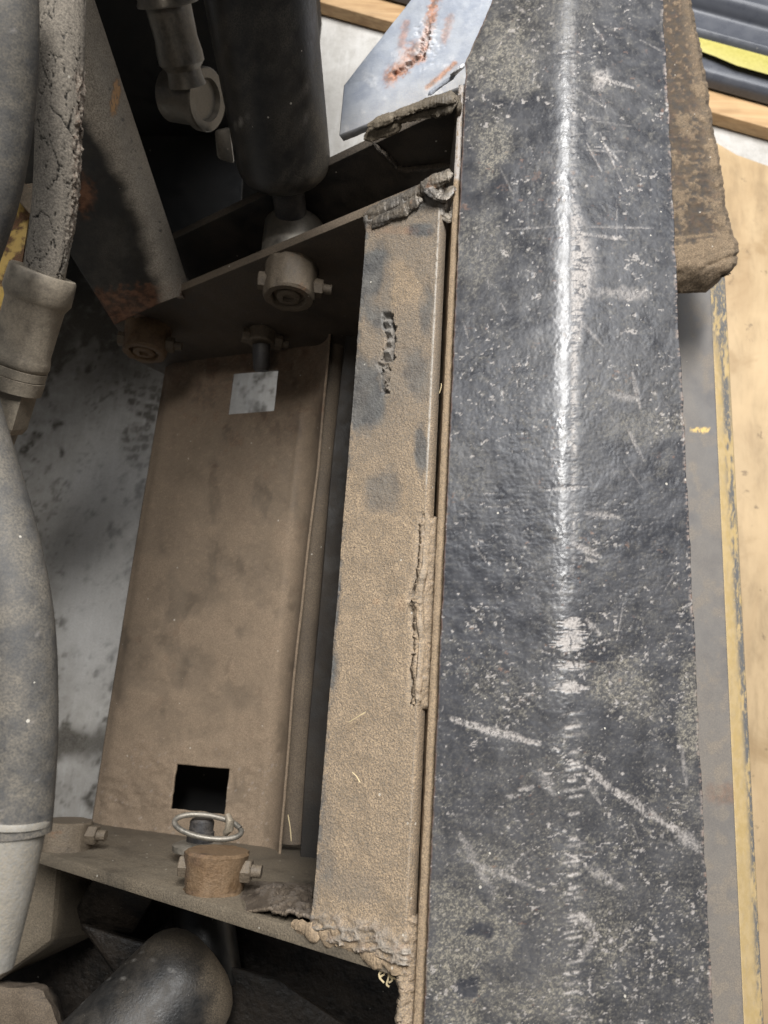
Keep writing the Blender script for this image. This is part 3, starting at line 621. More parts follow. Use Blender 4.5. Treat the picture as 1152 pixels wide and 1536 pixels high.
# inner rail right of the channel
rp = [P(x, y, h_) for x, y, h_ in ((505, 470, .96), (482, 700, .975), (462, 900, .985), (448, 1100, .995), (440, 1262, 1.0))]
sweep('inner_rail', catm(rp, 60), .020, M['side'], frame, 24, flat=(1, 1.0))
rp = [P(x, y, h_) for x, y, h_ in ((535, 480, .93), (512, 700, .945), (496, 900, .95), (478, 1100, .96), (466, 1290, .97))]
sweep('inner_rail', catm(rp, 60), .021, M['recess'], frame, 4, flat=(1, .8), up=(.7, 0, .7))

# ---- bosses with cross bolts
def hexbolt(name, c, d, r, L, mat, parent):
    c = Vector(c); d = Vector(d).normalized()
    return sweep(name, [c, c + d * L * .08, c + d * L * .9, c + d * L], [r * .9, r, r, r * .88], mat, parent, 6, sharp=20)
def boss(X_, h_, Y0, dirY, L, r, mat, bolts=True, taper=1.0, bore=True, bd=(1, 0, -.12)):
    z = CAMZ - h_; a = Vector((X_, Y0, z)); b = a + Vector((0, dirY * L, 0))
    pr = [(0, r * 1.02), (.06, r * 1.02), (.5, r * (1 + taper) / 2), (.93, r * taper), (1, r * taper * .93)]
    if bore: pr += [(1, r * .70), (.97, r * .66), (.84, r * .64), (.84, r * .50), (.96, r * .48), (.99, r * .42), (.99, r * .22), (.90, r * .20)]
    B = turned('boss', a, b, pr, mat, frame, 40, noise=.0024 if mat is M['rusty'] else .0012, ns=9)
    for v_ in B.data.vertices:                   # chipped, greasy rim
        q_ = Vector(v_.co); k_ = float(vn(np.array(q_.x * 160 + Y0 * 9), np.array(q_.z * 160 + X_ * 50), 211)) - .5
        v_.co = q_ + Vector((q_.x, q_.y * .6, q_.z)).normalized() * k_ * .0022
    if bolts:
        bd = Vector(bd).normalized(); m = a.lerp(b, .55)
        hexbolt('bolt_head', m - bd * (r * .90), -bd, .0105, .011, M['boss'], B)
        hexbolt('nut', m + bd * (r * .90), bd, .0110, .012, M['boss'], B)
        sweep('bolt_shank', [m + bd * (r * .9), m + bd * (r + .019)], .0060, M['boss'], B, 12)
    return B
boss(-.1306, .762, YA, -1, .044, .0305, M['boss'])
boss(-.356, .935, YA, -1, .042, .0310, M['rusty'], taper=.98)
boss(-.190, .925, YA, -1, .020, .0190, M['boss'], bore=False, bd=(1, 0, -.3))
boss(-.140, .768, YC, 1, .036, .0265, M['rusty'], bore=False, taper=1.16, bd=(1, 0, .05))
boss(-.345, .915, YC, 1, .030, .0290, M['boss'], bore=False, bd=(1, 0, .05))

# ---- grey ground plate at the far end, with torn rust scar
def hsil(x): return HS(x) + .012
def onslope(px_, py_, off=.0):
    h = .65
    for i in range(30):
        p = P(px_, py_, h); h = HS(p.x) + off
    return P(px_, py_, h)
sil_tl, sil_tr, sil_bl, sil_br = onslope(640, -30), onslope(760, -30, -.012), onslope(509, 203), onslope(706, 118, -.008)
nu, nv = 150, 170; U, V = np.meshgrid(np.linspace(0, 1, nu), np.linspace(0, 1, nv), indexing='ij')
# outline: left side runs (640,-30) -> (516,128) -> (509,203)
lx = np.where(V < .68, 1, 0)
gl = np.array([np.array(onslope(*( (640 + (516 - 640) * (v / .68), -30 + 158 * (v / .68)) if v < .68 else (516 - 7 * (v - .68) / .32, 128 + 75 * (v - .68) / .32)))) for v in np.linspace(0, 1, nv)])
gr_ = np.array([np.array(onslope(772 - 54 * v, -30 + 148 * v, .034)) for v in np.linspace(0, 1, nv)])
SG = gl[None] * (1 - U[..., None]) + gr_[None] * U[..., None]
px, py = proj(SG.reshape(-1, 3)); px = px.reshape(nu, nv); py = py.reshape(nu, nv)
N1 = fbm(px * .05, py * .05, 111, 4); N2 = fbm(px * .22, py * .22, 112, 4)
def seg(x0, y0, x1, y1):
    dx, dy = x1 - x0, y1 - y0; t = np.clip(((px - x0) * dx + (py - y0) * dy) / (dx * dx + dy * dy), 0, 1); return np.hypot(px - x0 - t * dx, py - y0 - t * dy)
sc = np.minimum(seg(655, -10, 632, 85), seg(632, 85, 592, 112)); sc2 = seg(625, 70, 584, 118); sc3 = np.minimum(seg(675, 25, 665, 60), seg(610, 35, 600, 70)); sc4 = seg(640, 132, 682, 95)
rustm = sst(11, 3, sc + (N2 - .5) * 14) + sst(16, 3, sc2 + (N2 - .5) * 16) * .9 + sst(9, 1, sc3 + (N2 - .5) * 10) * .6 + sst(6, 1, sc4 + (N2 - .5) * 5)
hotm = sst(26, 8, np.hypot(px - 640, (py - 65) * .6) + (N2 - .5) * 30)
bare = hotm * .3 + sst(.6, .8, N1) * .3
disp = (N1 - .5) * .001 - .004 * sst(5, 1, sc + (N2 - .5) * 10) * sst(20, 60, py) + .004 * hotm * (N2 - .45) * 1
dust = sst(60, 0, seg(520, 205, 690, 130)) * .45 + sst(.6, .75, N1) * .1
sheet('ground_plate', SG, M['silver'], frame, .010, mk=(dust, bare.clip(0, 1), rustm.clip(0, 1)), disp=disp)
weld('weld_bead', [onslope(680, 110, -.004), onslope(688, 104, -.010), onslope(696, 98, -.012)], .0068, M['weldnew'], frame, lump=.8, n=30)
weld('weld_bead', [onslope(642, 142, .0), onslope(664, 126, -.002), onslope(684, 112, -.006)], .0040, M['silver'], frame, lump=.6)

# ================================================================== RING PIN on the near side plate
zp = CAMZ - .885; pc = Vector((-.182, YC, zp))
pin = root('ring_pin', (-.182, YC, zp), 'steel locking pin with black stub end and wire ring before the lower square hole', 'locking pin')
a = Vector((-.182, YC + .002, zp)); b = a + Vector((0, .062, 0))
turned('pin_collar', a, a + Vector((0, .020, 0)), [(0, .014), (.3, .017), (.5, .029), (.8, .030), (1, .020)], M['fit'], pin, 28)
turned('pin_head', a + Vector((0, .018, 0)), a + Vector((0, .044, 0)), [(0, .0150), (.5, .0150), (.55, .0135), (.9, .0135), (1, .0115)], M['blackcap'], pin, 24)
rc = P(312, 1240, .862); nrm = Vector((.10, .62, .55)).normalized(); e1 = Vector((1, -.1, -.05)); e1 = (e1 - nrm * e1.dot(nrm)).normalized(); e2 = nrm.cross(e1)
sweep('ring', [rc + e1 * (.037 * math.cos(t)) + e2 * (.0145 * math.sin(t)) for t in np.linspace(.35, .35 + 2 * math.pi * .985, 70)], .0030, M['fit'], pin, 12)
sweep('clip', [P(341, 1222, .862), P(345, 1232, .858), P(344, 1243, .860), P(338, 1250, .866)], [.003, .0048, .0048, .0035], M['ferr'], pin, 12)
# short black pin at the far side plate
pin2 = turned('black_pin', Vector((-.190, YA - .021, CAMZ - .925)), Vector((-.187, YA - .056, CAMZ - .935)), [(0, .0125), (.1, .0125), (.88, .012), (1, .0095)], M['blackcap'], None, 24)
tag(pin2, 'short black pin end sticking out over the upper square hole', 'locking pin')

# ================================================================== FAR HYDRAULIC CYLINDER
c1 = Q(424, 232, .83); c0 = Q(385, -40, .69); ax_ = (c1 - c0).normalized(); L = (c1 - c0).length
hc = root('hydraulic_cylinder', c1, 'black hydraulic cylinder barrel pointing down between the far side plates', 'hydraulic cylinder', None)
def cmk(T, TH, co):
    n = fbm(T * 40 + co[..., 0] * 60, TH * 3, 121, 4); pxx, pyy = proj(co.reshape(-1, 3)); pxx = pxx.reshape(T.shape); pyy = pyy.reshape(T.shape)
    sc_ = sst(6, 2, np.hypot((pxx - 360) * .6, pyy - 186) + (n - .5) * 8) + sst(5, 1, np.abs(pyy - 157 - (pxx - 360) * .3) + (np.abs(pxx - 365) > 16) * 9) * .4
    return (sst(.4, .7, n) * .25 + sst(462, 482, pxx + (n - .5) * 14) * .65, sc_ + sst(.75, .82, n) * .3, 0 * n)
st = c0 - ax_ * .25
R0 = .0545
path = [st] + [st.lerp(c1, t) for t in np.linspace(0, 1, 60)[1:]] + [c1 + ax_ * d for d in (.006, .014, .021, .026, .028)]
sweep('barrel', path, [R0] * 60 + [R0 * .995, R0 * .965, R0 * .90, R0 * .80, R0 * .70], M['cyl'], hc, 64, mkf=cmk, sharp=50)
turned('end_gland', c1 + ax_ * .026, c1 + ax_ * .036, [(0, .034), (.7, .033), (1, .028)], M['cyl'], hc, 40)
turned('rod', c1 + ax_ * .03, c1 + ax_ * .115, [(0, .0195), (1, .0195)], M['blackcap'], hc, 32)
ey = Vector((-.138, .558, CAMZ - .79))
eye = turned('rod_eye', ey + Vector((0, -.030, 0)), ey + Vector((0, .030, 0)), [(0, .022), (0, .036), (.05, .038), (.95, .038), (1, .036), (1, .022)], M['fit'], hc, 40)
pinr = turned('pivot_pin', ey + Vector((0, -.034, 0)), ey + Vector((0, .034, 0)), [(0, .0185), (1, .0185)], M['boss'], hc, 28)
# small dusty lug behind the barrel
lug = hexa('side_lug', [Q(322, 195, .88), Q(345, 190, .88), Q(352, 246, .90), Q(326, 238, .90), Q(322, 195, .91), Q(345, 190, .91), Q(352, 246, .93), Q(326, 238, .93)], M['fit'], hc, .004)

# ---- hose fitting beside it
ft = root('hose_fitting', Q(285, 100, .80), 'grey steel hose end with crimped sleeve and banjo block beside the big black cylinder', 'hose fitting')
a, b = Q(236, -60, .78), Q(281, 128, .86)
turned('ferrule', a, b, [(0, .032), (.28, .032), (.31, .034), (.33, .034), (.34, .0275), (.345, .0255), (.60, .0245), (.72, .0265), (.80, .0265), (.86, .020), (.93, .0205), (1, .0225)], M['fit'], ft, 40)
a, b = Q(262, 140, .87), Q(312, 150, .865)
blk = turned('banjo_block', Q(256, 142, .905), Q(312, 150, .885), [(0, .027), (.04, .0305), (.80, .0305), (.80, .0355), (.97, .0355), (1, .034), (1, .024), (.9, .022)], M['fit'], ft, 40)


# ================================================================== BOOM ARM (square tube, dusty on its upper right face)
arm = root('boom_arm', P(215, 430, .9), 'black square boom arm tube with pale dusty right face and orange chip', 'boom arm')
def armpt(t, s):                                # t: 0 far/top .. 1 end ; s cross-section loop parameter
    pass
# three visible corner lines, top and bottom
Ltop, Lbot = Q(-150, -40, .60), Q(168, 474, .93)
Ctop, Cbot = Q(72, -40, .60), Q(250, 436, .91)
Rtop, Rbot = Q(116, -40, .66), Q(281, 446, .99)
nt_ = 300
T = np.linspace(0, 1.02, nt_)
def ln(a, b): return np.array(a)[None] + (np.array(b) - np.array(a))[None] * T[:, None]
l_, c_, r_ = ln(Ltop, Lbot), ln(Ctop, Cbot), ln(Rtop, Rbot)
cols = []
for u in np.linspace(0, 1, 60): cols.append(l_ + (c_ - l_) * u)
for u in np.linspace(0, 1, 26)[1:]: cols.append(c_ + (r_ - c_) * u)
back = l_ + (r_ - c_) * 1.0
for u in np.linspace(0, 1, 12)[1:]: cols.append(r_ + (back - r_) * u)
A_ = np.array(cols)
k = 13; ker = np.ones(k) / k; ext = np.concatenate([A_[:1].repeat(6, 0), A_, A_[-1:].repeat(6, 0)])
ctr = slice(45, 75); sm = np.array([ext[i:i + k].mean(0) for i in range(A_.shape[0])]); A_[ctr] = sm[ctr]
px, py = proj(A_.reshape(-1, 3)); px = px.reshape(A_.shape[:2]); py = py.reshape(A_.shape[:2])
N1 = fbm(px * .04, py * .04, 131, 4); N2 = fbm(px * .15, py * .15, 132, 4)
ci = np.arange(A_.shape[0])[:, None]
soft = np.interp(py, [0, 100, 180, 260, 330, 420], [-60, -45, -18, -6, -4, -6])       # dust creeps over the corner towards the far end
xc = np.interp(py, [0, 436], [88, 247])
dust = sst(-10, 8, px - xc - soft + (N1 - .5) * 14) * (.75 + .3 * N2) * sst(475, 440, py + (N1 - .5) * 20)
dust = np.where(ci > 86, .2, dust) - .8 * sst(6, 3, px * 0 + np.abs(px - xc - 18) ) * sst(.66, .74, N2)
rustm = sst(410, 425, py + (N2 - .5) * 36 - (250 - px) * .12) * .9 + sst(22, 6, np.hypot(px - 126, (py - 288) * .55) + (N2 - .5) * 24)
chip = sst(1.1, .8, np.hypot((px - 162 + (py - 143) * .12) / 7.5, (py - 145) / 26) + (N2 - .5) * .7)
M['orange'] = None
disp = (N1 - .5) * .0012
tube = sheet('arm_tube', A_, M['arm'], arm, .008, mk=((dust * (1 - chip)).clip(0, 1), chip * 1.0, rustm.clip(0, 1)), disp=disp - chip * .0004, sharp=50)
# ================================================================== BLACK MACHINE BODY behind arm and cylinder, plus unseen blocks for shade
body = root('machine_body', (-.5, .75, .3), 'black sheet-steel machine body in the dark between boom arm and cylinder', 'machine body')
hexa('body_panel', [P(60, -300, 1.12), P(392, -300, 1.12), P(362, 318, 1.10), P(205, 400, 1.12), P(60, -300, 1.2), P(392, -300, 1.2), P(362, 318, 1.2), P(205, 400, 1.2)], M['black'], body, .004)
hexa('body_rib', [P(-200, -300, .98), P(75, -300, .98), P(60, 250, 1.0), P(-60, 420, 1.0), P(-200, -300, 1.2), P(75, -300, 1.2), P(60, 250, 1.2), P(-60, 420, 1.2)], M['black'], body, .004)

hexa('shade_block_over', [(-1.5, .69, 1.08), (-.03, .69, 1.08), (-.03, 1.6, 1.08), (-1.5, 1.6, 1.08), (-1.5, .69, 1.6), (-.03, .69, 1.6), (-.03, 1.6, 1.6), (-1.5, 1.6, 1.6)], M['black'], body, .01)  # unseen block added to shade the left floor and recess
hexa('shade_block_back', [(-1.5, 1.0, .12), (-.23, 1.0, .12), (-.23, 1.6, .12), (-1.5, 1.6, .12), (-1.5, 1.0, 1.45), (-.23, 1.0, 1.45), (-.23, 1.6, 1.45), (-1.5, 1.6, 1.45)], M['black'], body, .01)  # unseen tall block added to keep light off the left half
# ================================================================== YELLOW ARM sliver
yel = hexa('yellow_link', [Q(48, 175, .80), Q(66, 190, .80), Q(22, 475, .82), Q(-120, 520, .82), Q(48, 175, .88), Q(66, 190, .88), Q(22, 475, .90), Q(-120, 520, .90)], M['yellow'], None, .004)
yel2 = tag(yel, 'chipped yellow painted steel link showing between the two left hoses', 'machine link')
stv = hexa('brown_bracket', [Q(55, 180, .755), Q(66, 188, .755), Q(52, 330, .76), Q(26, 300, .76), Q(55, 180, .785), Q(66, 188, .785), Q(52, 330, .79), Q(26, 300, .79)], M['boss'], None, .003)
tag(stv, 'small brown rusty bracket on the yellow link beside the cracked hose', 'bracket')

# ================================================================== HOSES
h1 = root('hydraulic_hose', Q(80, 200, .5), 'cracked grey rubber hose with dusty crimped ferrule at upper left', 'hose', 'hydraulic hoses along the left side')
pts = [Q(95, -60, .50), Q(92, 60, .50), Q(88, 180, .51), Q(82, 300, .525), Q(68, 400, .535), Q(56, 452, .54)]
n = 420; pp = catm(pts, n)
seg_ = 96; th = np.linspace(0, 2 * math.pi, seg_, endpoint=False)
tg = [(pp[min(i + 1, n)] - pp[max(i - 1, 0)]).normalized() for i in range(n + 1)]
u = Vector((0, 0, 1)); co = []
for i in range(n + 1):
    u = (u - tg[i] * u.dot(tg[i])).normalized(); v = tg[i].cross(u)
    rad_ = (33 - 3 * i / n) / 1080 * .515
    co.append(np.array(pp[i]) + np.outer(np.cos(th) * rad_, np.array(u)) + np.outer(np.sin(th) * rad_, np.array(v)))
co = np.array(co); cen_ = np.array(pp)[:, None]
I, TH = np.meshgrid(np.arange(n + 1), th, indexing='ij')
# crack network: distance to the borders of warped lengthwise cells
def cells(x, y, seed):
    xi, yi = np.floor(x).astype(int), np.floor(y).astype(int); d1 = np.full(x.shape, 9.); d2 = np.full(x.shape, 9.)
    for a in (-1, 0, 1):
        for b in (-1, 0, 1):
            hx = vn((xi + a) + .0, (yi + b) + .0, seed); hy = vn((xi + a) + .0, (yi + b) + .0, seed + 5)
            d = np.hypot(xi + a + hx - x, yi + b + hy - y); nd = np.minimum(d1, d); d2 = np.minimum(np.maximum(d1, d), d2); d1 = nd
    return d2 - d1
wx_ = fbm(TH * 2.5, I * .05, 141, 4) * .55; wy_ = fbm(TH * 2.5 + 9, I * .05, 142, 4) * .55
cr = cells(TH * 1.9 + wx_, I * .020 + wy_, 143); cr2 = cells(TH * 5 + wx_ * 2, I * .065 + wy_ * 2, 145)
gate = sst(.40, .55, fbm(TH * 1.2, I * .012, 147, 3))
ck = sst(.050, .010, cr) * sst(.25, .45, fbm(TH * 2, I * .03, 149, 3)) + .5 * sst(.05, .0, cr2) * gate * sst(.25, .05, cr)
px, py = proj(co.reshape(-1, 3)); px = px.reshape(I.shape); py = py.reshape(I.shape)
cxx = np.interp(py, [-60, 180, 300, 452], [95, 88, 82, 56])
crust = sst(22, 27, px - cxx + (fbm(TH * 3, I * .08, 151, 4) - .5) * 10) * sst(90, 130, py) * sst(400, 300, py)
rn_ = fbm(TH * 8, I * .15, 153, 4)
dr = (co - cen_); dr /= np.linalg.norm(dr, axis=2, keepdims=True)
co = co + dr * (-.0008 * ck + (rn_ - .5) * .0003 + crust * (rn_ - .42) * .006)[..., None]
idx = np.arange((n + 1) * seg_).reshape(n + 1, seg_); q = np.stack([idx[:-1], np.roll(idx[:-1], -1, 1), np.roll(idx[1:], -1, 1), idx[1:]], -1).reshape(-1, 4)[:, ::-1]
me = from_np(co, q, (.75 * (1 - ck).clip(0, 1) * (.6 + .4 * rn_), (ck * 1.3).clip(0, 1), (crust * .8)))
M['rubber_c'] = M['rubber']
link('rubber_hose', me, M['rubber'], h1, sharp=60)
a, b = Q(66, 408, .54), Q(18, 582, .56)
pr = [(0, .0225), (.02, .0238), (.10, .0242), (.20, .0245), (.24, .0225), (.27, .0212), (.66, .0205), (.71, .0215), (.76, .0222), (.79, .0215), (.80, .0205), (.805, .0215), (.875, .0215), (.88, .0205), (.885, .0218), (1, .0214)]
turned('ferrule', a, b, pr, M['ferr'], h1, 48)
a2, b2 = b, Q(14, 640, .566)
turned('hex_nut', b - (b - a) * .02, b + (b - a).normalized() * .034, [(0, .0175), (.05, .0185), (.85, .018), (1, .0155)], M['ferr'], h1, 6, sharp=20)
turned('nut_tail', b + (b - a).normalized() * .033, b + (b - a).normalized() * .048, [(0, .013), (1, .012)], M['fit'], h1, 20)

def hmk(T, TH, co):
    n = fbm(T * 30, TH * 2, 161, 4); f = fbm(T * 160, TH * 9, 162, 3); return (sst(.2, .85, n) * .35 + .12, sst(.80, .88, f) * .35, 0 * n)
h2 = root('hydraulic_hose', Q(20, 150, .46), 'dark smooth hose at the far upper left corner', 'hose', 'hydraulic hoses along the left side')
sweep('rubber_hose', catm([Q(8, -80, .44), Q(12, 40, .44), Q(6, 160, .45), Q(-16, 290, .46), Q(-60, 420, .47)], 90), 42 / 1080 * .45, M['rubber2'], h2, 40, mkf=hmk)
h3 = root('hydraulic_hose', Q(20, 900, .43), 'thick dusty black hose curving down the left edge to a bright ferrule', 'hose', 'hydraulic hoses along the left side')
pts = [Q(-75, 500, .50), Q(-40, 640, .47), Q(2, 790, .45), Q(28, 930, .435), Q(33, 1080, .425), Q(28, 1180, .42), Q(22, 1250, .415)]
sweep('rubber_hose', catm(pts, 160), 49 / 1080 * .435, M['rubber2'], h3, 56, mkf=hmk)
a, b = Q(24, 1226, .415), Q(-14, 1450, .40)
turned('ferrule', a, b, [(0, .0180), (.0, .0185), (.015, .0192), (.045, .0192), (.06, .0172), (.5, .0155), (.8, .0135), (1, .0120)], M['zinc'], h3, 48)

# ================================================================== LOWER MACHINERY
sq = hexa('square_tube', [Q(-60, 1255, .90), Q(88, 1296, .90), Q(78, 1412, .885), Q(-70, 1520, .86), Q(-60, 1235, 1.02), Q(165, 1290, 1.05), Q(150, 1400, 1.03), Q(-70, 1500, 1.0)], M['lower'], None, .010, sub=6, noise=.0015)
tag(sq, 'dusty brown square steel tube end below the ferrule at lower left', 'steel tube')
lc = root('hydraulic_cylinder', Q(250, 1460, .85), 'short dusty black cylinder with round end at the bottom edge', 'hydraulic cylinder')
e = Q(275, 1478, .84); s = Q(110, 1650, .76); ax2 = (e - s).normalized(); RR = .066
ring_up = ax2
def lmk(T, TH, co):
    n = fbm(co[..., 0] * 60, co[..., 1] * 60, 171, 4); pxx, pyy = proj(co.reshape(-1, 3)); pxx = pxx.reshape(T.shape); pyy = pyy.reshape(T.shape)
    return (sst(295, 335, pxx + (n - .5) * 50) * .85 + sst(1460, 1405, pyy + (n - .5) * 40) * .3 + .0, sst(.74, .8, fbm(co[..., 0] * 300, co[..., 1] * 300, 172, 3)) * .4, 0 * n)
path = [s.lerp(e, t) for t in np.linspace(0, 1, 40)] + [e + ax2 * d for d in (.008, .018, .028, .036, .041, .043)]
sweep('barrel', path, [RR] * 40 + [RR * .985, RR * .93, RR * .83, RR * .66, RR * .45, RR * .2], M['dusty_black'], lc, 64, mkf=lmk, sharp=60)
vt = turned('black_pipe', Q(300, 1330, 1.0), Q(318, 1490, .93), [(0, .040), (1, .040)], M['cyl'], None, 40); tag(vt, 'upright glossy black pipe behind the round cylinder end', 'pipe')
turned_ = None
# rusty casting in the corner
cast = hexa('rusty_casting', [Q(-40, 1470, .88), Q(70, 1478, .88), Q(105, 1560, .86), Q(-40, 1600, .86), Q(-40, 1470, 1.0), Q(80, 1478, 1.0), Q(110, 1570, 1.0), Q(-40, 1600, 1.0)], M['side'], None, .016, sub=8, noise=.006, freq=45)
tag(cast, 'brown rusty lumpy casting in the bottom left corner', 'casting')
under = root('undercarriage', (0, -.3, .2), 'dark greasy undercarriage plates below the near side plate', 'undercarriage')
hexa('deck_plate', [P(-120, 1230, 1.22), P(720, 1250, 1.22), P(720, 1700, 1.22), P(-120, 1700, 1.22), P(-120, 1230, 1.25), P(720, 1250, 1.25), P(720, 1700, 1.25), P(-120, 1700, 1.25)], M['grease'], under, .003)
hexa('cross_member', [P(120, 1385, 1.05), P(420, 1470, 1.05), P(640, 1620, 1.05), P(300, 1640, 1.05), P(120, 1385, 1.2), P(420, 1470, 1.2), P(640, 1620, 1.2), P(300, 1640, 1.2)], M['grease'], under, .006, sub=5, noise=.003)
hexa('gusset', [P(145, 1310, 1.0), P(240, 1330, 1.0), P(200, 1400, 1.08), P(95, 1395, 1.1), P(145, 1310, 1.12), P(240, 1330, 1.12), P(200, 1400, 1.15), P(95, 1395, 1.15)], M['grease'], under, .004)
hexa('lower_box', [P(232, 1105, 1.20), P(385, 1105, 1.20), P(385, 1250, 1.20), P(232, 1250, 1.20), P(232, 1105, 1.22), P(385, 1105, 1.22), P(385, 1250, 1.22), P(232, 1250, 1.22)], M['black'], under, .002)

# ================================================================== RIGHT OF THE FACE PLATE
gb = root('grey_steel_bar', P(1060, 900, .95), 'long grey painted steel bar with worn yellow edge right of the black face plate', 'steel bar')
ys_ = np.linspace(380, 1650, 500)
def strip_(name, x0f, x1f, h0, h1, mat, nu, mkf, thick=.01):
    g = np.zeros((nu, len(ys_), 3))
    for j, y in enumerate(ys_):
        a = np.array(P(x0f(y), y, h0)); b = np.array(P(x1f(y), y, h1)); g[:, j] = a + (b - a) * np.linspace(0, 1, nu)[:, None]
    a_, b_ = proj(g.reshape(-1, 3)); a_ = a_.reshape(g.shape[:2]); b_ = b_.reshape(g.shape[:2])
    return sheet(name, g, mat, gb, thick, mk=mkf(a_, b_))
e1f = lambda y: 1066 + (y - 430) * .0452
e2f = lambda y: 1088 + (y - 430) * .0520
def gm(a, b):
    n = fbm(a * .05, b * .05, 181, 4); m = fbm(a * .2, b * .2, 182, 3)
    yl = sst(1, .6, np.hypot((a - 1052) / 16, (b - 645) / 5) + (m - .5)) + sst(1, .5, np.hypot((a - 1085) / 6, (b - 450) / 30) + (m - .5)) * .6
    return (sst(.5, .7, n) * .4 + sst(900, 1400, b) * .35, yl, .55 * sst(1, .3, np.hypot((a - 1085) / 40, (b - 1190) / 24) + (n - .5)))
def ym(a, b):
    n = fbm(a * .10, b * .018, 183, 4); m = fbm(a * .35, b * .10, 184, 4); c = a - e1f(b)
    lane = np.exp(-((c - np.interp(b, [430, 700, 900, 1200, 1536], [14, 17, 20, 26, 28])) / 6) ** 2)
    up_ = sst(560, 470, b) * sst(.35, .5, m) * .9
    return (sst(.55, .7, m) * .3, (lane * sst(.40, .50, n * .6 + m * .4) * 1.2 + up_).clip(0, 1), 0 * n)
strip_('bar_face', lambda y: 980 + (y - 430) * .04, e1f, .93, .95, M['greybar'], 50, gm)
strip_('bar_edge', lambda y: e1f(y) + .0, e2f, .9505, .975, M['yelbar'], 24, ym)

mud = root('dirty_arm', P(1040, 200, .85), 'brown mud-caked steel arm end beside the far right edge of the face plate', 'steel arm')
yy3 = np.linspace(-60, 418, 300); nu = 80
g = np.zeros((nu, 300, 3))
for j, y in enumerate(yy3):
    xr = np.interp(y, [-60, 0, 100, 200, 300, 340, 365, 385, 400, 418], [1030, 1037, 1056, 1072, 1088, 1096, 1104, 1105, 1100, 1072]); xl = 960
    a = np.array(P(xl, y, .80)); b = np.array(P(xr - 5, y, .80)); t = np.linspace(0, 1, nu - 22)[:, None]; g[:nu - 22, j] = a + (b - a) * t
    b2 = np.array(P(xr, y, .83)); 
    for m_, s_ in enumerate(np.linspace(0, 1, 23)[1:]): g[nu - 22 + m_, j] = b + (b2 - b) * s_
    if y > 395: g[:, j, 2] -= .03 * ((y - 395) / 23) ** 2
a_, b_ = proj(g.reshape(-1, 3)); a_ = a_.reshape(g.shape[:2]); b_ = b_.reshape(g.shape[:2])
n1 = fbm(a_ * .045, b_ * .045, 191, 5); n2 = fbm(a_ * .2, b_ * .2, 192, 4)
sm_ = np.exp(-((b_ - 358 + (a_ - 1000) * .10) / 2.2) ** 2); crease = np.exp(-((b_ - (395 - (a_ - 1070) * .35)) / 3) ** 2) * sst(1055, 1065, a_)
endm = sst(350, 375, b_ + (n1 - .5) * 20 + (a_ - 1060) * .35) * .8
dk = sst(150, 110, b_ + (n1 - .5) * 50)
edge = sst(24, 6, np.interp(b_, [0, 418], [1037, 1105]) - a_)
sheet('arm_end', g, M['mud'], mud, .02, mk=((.75 * sst(.48, .60, n1 * .6 + n2 * .4) * (1 - dk) + edge * .5 + sm_ * .9 + endm + dk * sst(.6, .7, n2) * .8).clip(0, 1), 0 * n1, .35 * sst(.5, .6, n2)),
      disp=(n1 - .5) * .006 + (n2 - .5) * .003 - crease * .004 + endm * .003, sharp=60)

# ================================================================== THINGS ON THE FLOOR BEHIND
HF = 1.5
def fl_(x, y, up=0): return P(x, y, HF - up)
ply = slab('plywood_sheet', [fl_(1060, 205, .014), fl_(1105, 232, .014), fl_(1190, 262, .014), fl_(1330, 290, .014), fl_(1420, 1700, .014), fl_(1030, 1700, .014), fl_(990, 400, .014)], (0, 0, -.012), M['ply'], None, .001)
tag(ply, 'tan stained plywood sheet lying on the concrete at the right edge', 'plywood sheet')
def beam(name, x0, y0, x1, y1, wpx, top, hgt, mat, parent=None, bev=.004):
    a, b = fl_(x0, y0, top), fl_(x1, y1, top); c, d = fl_(x0, y0 + wpx, top), fl_(x1, y1 + wpx, top); o = Vector((0, 0, -hgt))
    return hexa(name, [a, b, d, c, a + o, b + o, d + o, c + o], mat, parent, bev)
pk = beam('wooden_plank', 470, -34, 1260, 188, 34, .040, .036, M['plank']); tag(pk, 'brown wooden plank on the floor under the grey moulded panel', 'plank')
# grey moulded panel with rolled ribs, lying along the plank
pn = root('moulded_trim', fl_(1100, 90, .05), 'dark grey moulded panel with rolled ridges at the upper right corner', 'moulded panel')
a0, a1 = np.array(fl_(430, -50, .06)), np.array(fl_(1300, 190, .06)); dirn = (a1 - a0) / np.linalg.norm(a1 - a0); acr = np.array([-dirn[1], dirn[0], 0])
prof = [(0, -.015), (.004, .008), (.014, .020), (.070, .026), (.084, .034), (.090, .046), (.098, .052), (.106, .050), (.112, .036), (.116, .012), (.150, .012), (.200, .014), (.206, .030), (.216, .046), (.228, .052), (.240, .048), (.250, .040), (.330, .044), (.42, .048), (.43, .02)]
pf = np.array([(a, b) for a, b in prof]); tt = np.linspace(0, 1, 140); ii = np.interp(tt * (len(pf) - 1), np.arange(len(pf)), pf[:, 0]); jj = np.interp(tt * (len(pf) - 1), np.arange(len(pf)), pf[:, 1])
kk = np.ones(5) / 5; ii = np.convolve(np.pad(ii, 2, 'edge'), kk, 'valid'); jj = np.convolve(np.pad(jj, 2, 'edge'), kk, 'valid')
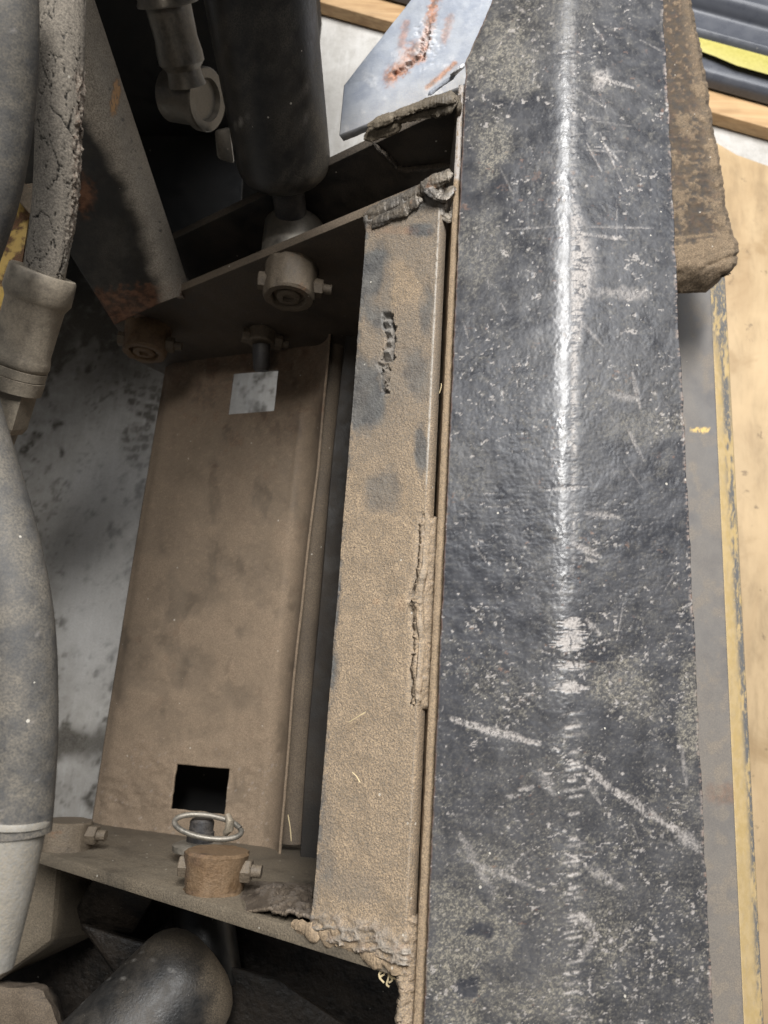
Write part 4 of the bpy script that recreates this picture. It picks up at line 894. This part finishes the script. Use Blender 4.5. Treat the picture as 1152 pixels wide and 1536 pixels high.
LL = np.linspace(0, 1, 40); PG = np.zeros((140, 40, 3))
for j, t in enumerate(LL): PG[:, j] = a0 + (a1 - a0) * t + np.outer(ii, acr) + np.outer(jj, [0, 0, 1])
sheet('panel_skin', PG, M['grey_pl'], pn, .003, sharp=60)
tp_ = [(1043, 52), (1070, 57), (1098, 57), (1122, 60), (1135, 66), (1175, 76), (1175, 118), (1140, 108), (1105, 98), (1072, 84), (1050, 76)]
tape = slab('yellow_tape', [fl_(x, y, .098) for x, y in tp_], (0, 0, -.0012), M['tape'], None, .0003); tag(tape, 'torn strip of yellow tape across the grey moulded panel', 'tape')

# ================================================================== STRAW AND DRY GRASS
def straw(x0, y0, x1, y1, h0, h1, r, label):
    a, b = P(x0, y0, h0), P(x1, y1, h1); m = a.lerp(b, .5) + Vector((.0006, .0006, .0012))
    o = sweep('straw', catm([a, m, b], 10), [r * .6] + [r] * 9 + [r * .5], M['straw'], None, 6); tag(o, label, 'straw', 'bits of straw'); return o
straw(523, 1084, 549, 1068, .634, .624, .0005, 'straw lying on the dusty bar, the longest one')
straw(528, 1158, 540, 1174, .628, .624, .0004, 'short crossed straw on the dusty bar below the longest one')
straw(432, 1222, 437, 1262, .90, .89, .0006, 'single straw hanging in the shade left of the dusty bar')
straw(659, 590, 662, 575, .607, .606, .0004, 'tiny straw caught in the slit by the face plate')
tuft = root('dry_grass', P(575, 1450, .64), 'dry curled grass tuft hanging from the lower end of the dusty bar', 'dry grass')
sweep('stem', catm([P(578, 1447, .618), P(584, 1462, .62), P(595, 1470, .622), P(603, 1484, .625), P(611, 1504, .63)], 24), [.0009] * 20 + [.0007] * 5, M['straw'], tuft, 6)
for l in ([(574, 1447), (577, 1460), (570, 1466), (576, 1474)], [(580, 1452), (583, 1464), (580, 1476), (584, 1480)], [(576, 1456), (569, 1460), (570, 1468)], [(585, 1462), (588, 1470), (583, 1474)]):
    sweep('leaf', catm([P(x, y, .62) for x, y in l], 12), .0008, M['straw'], tuft, 6, flat=(.35, 1.0))
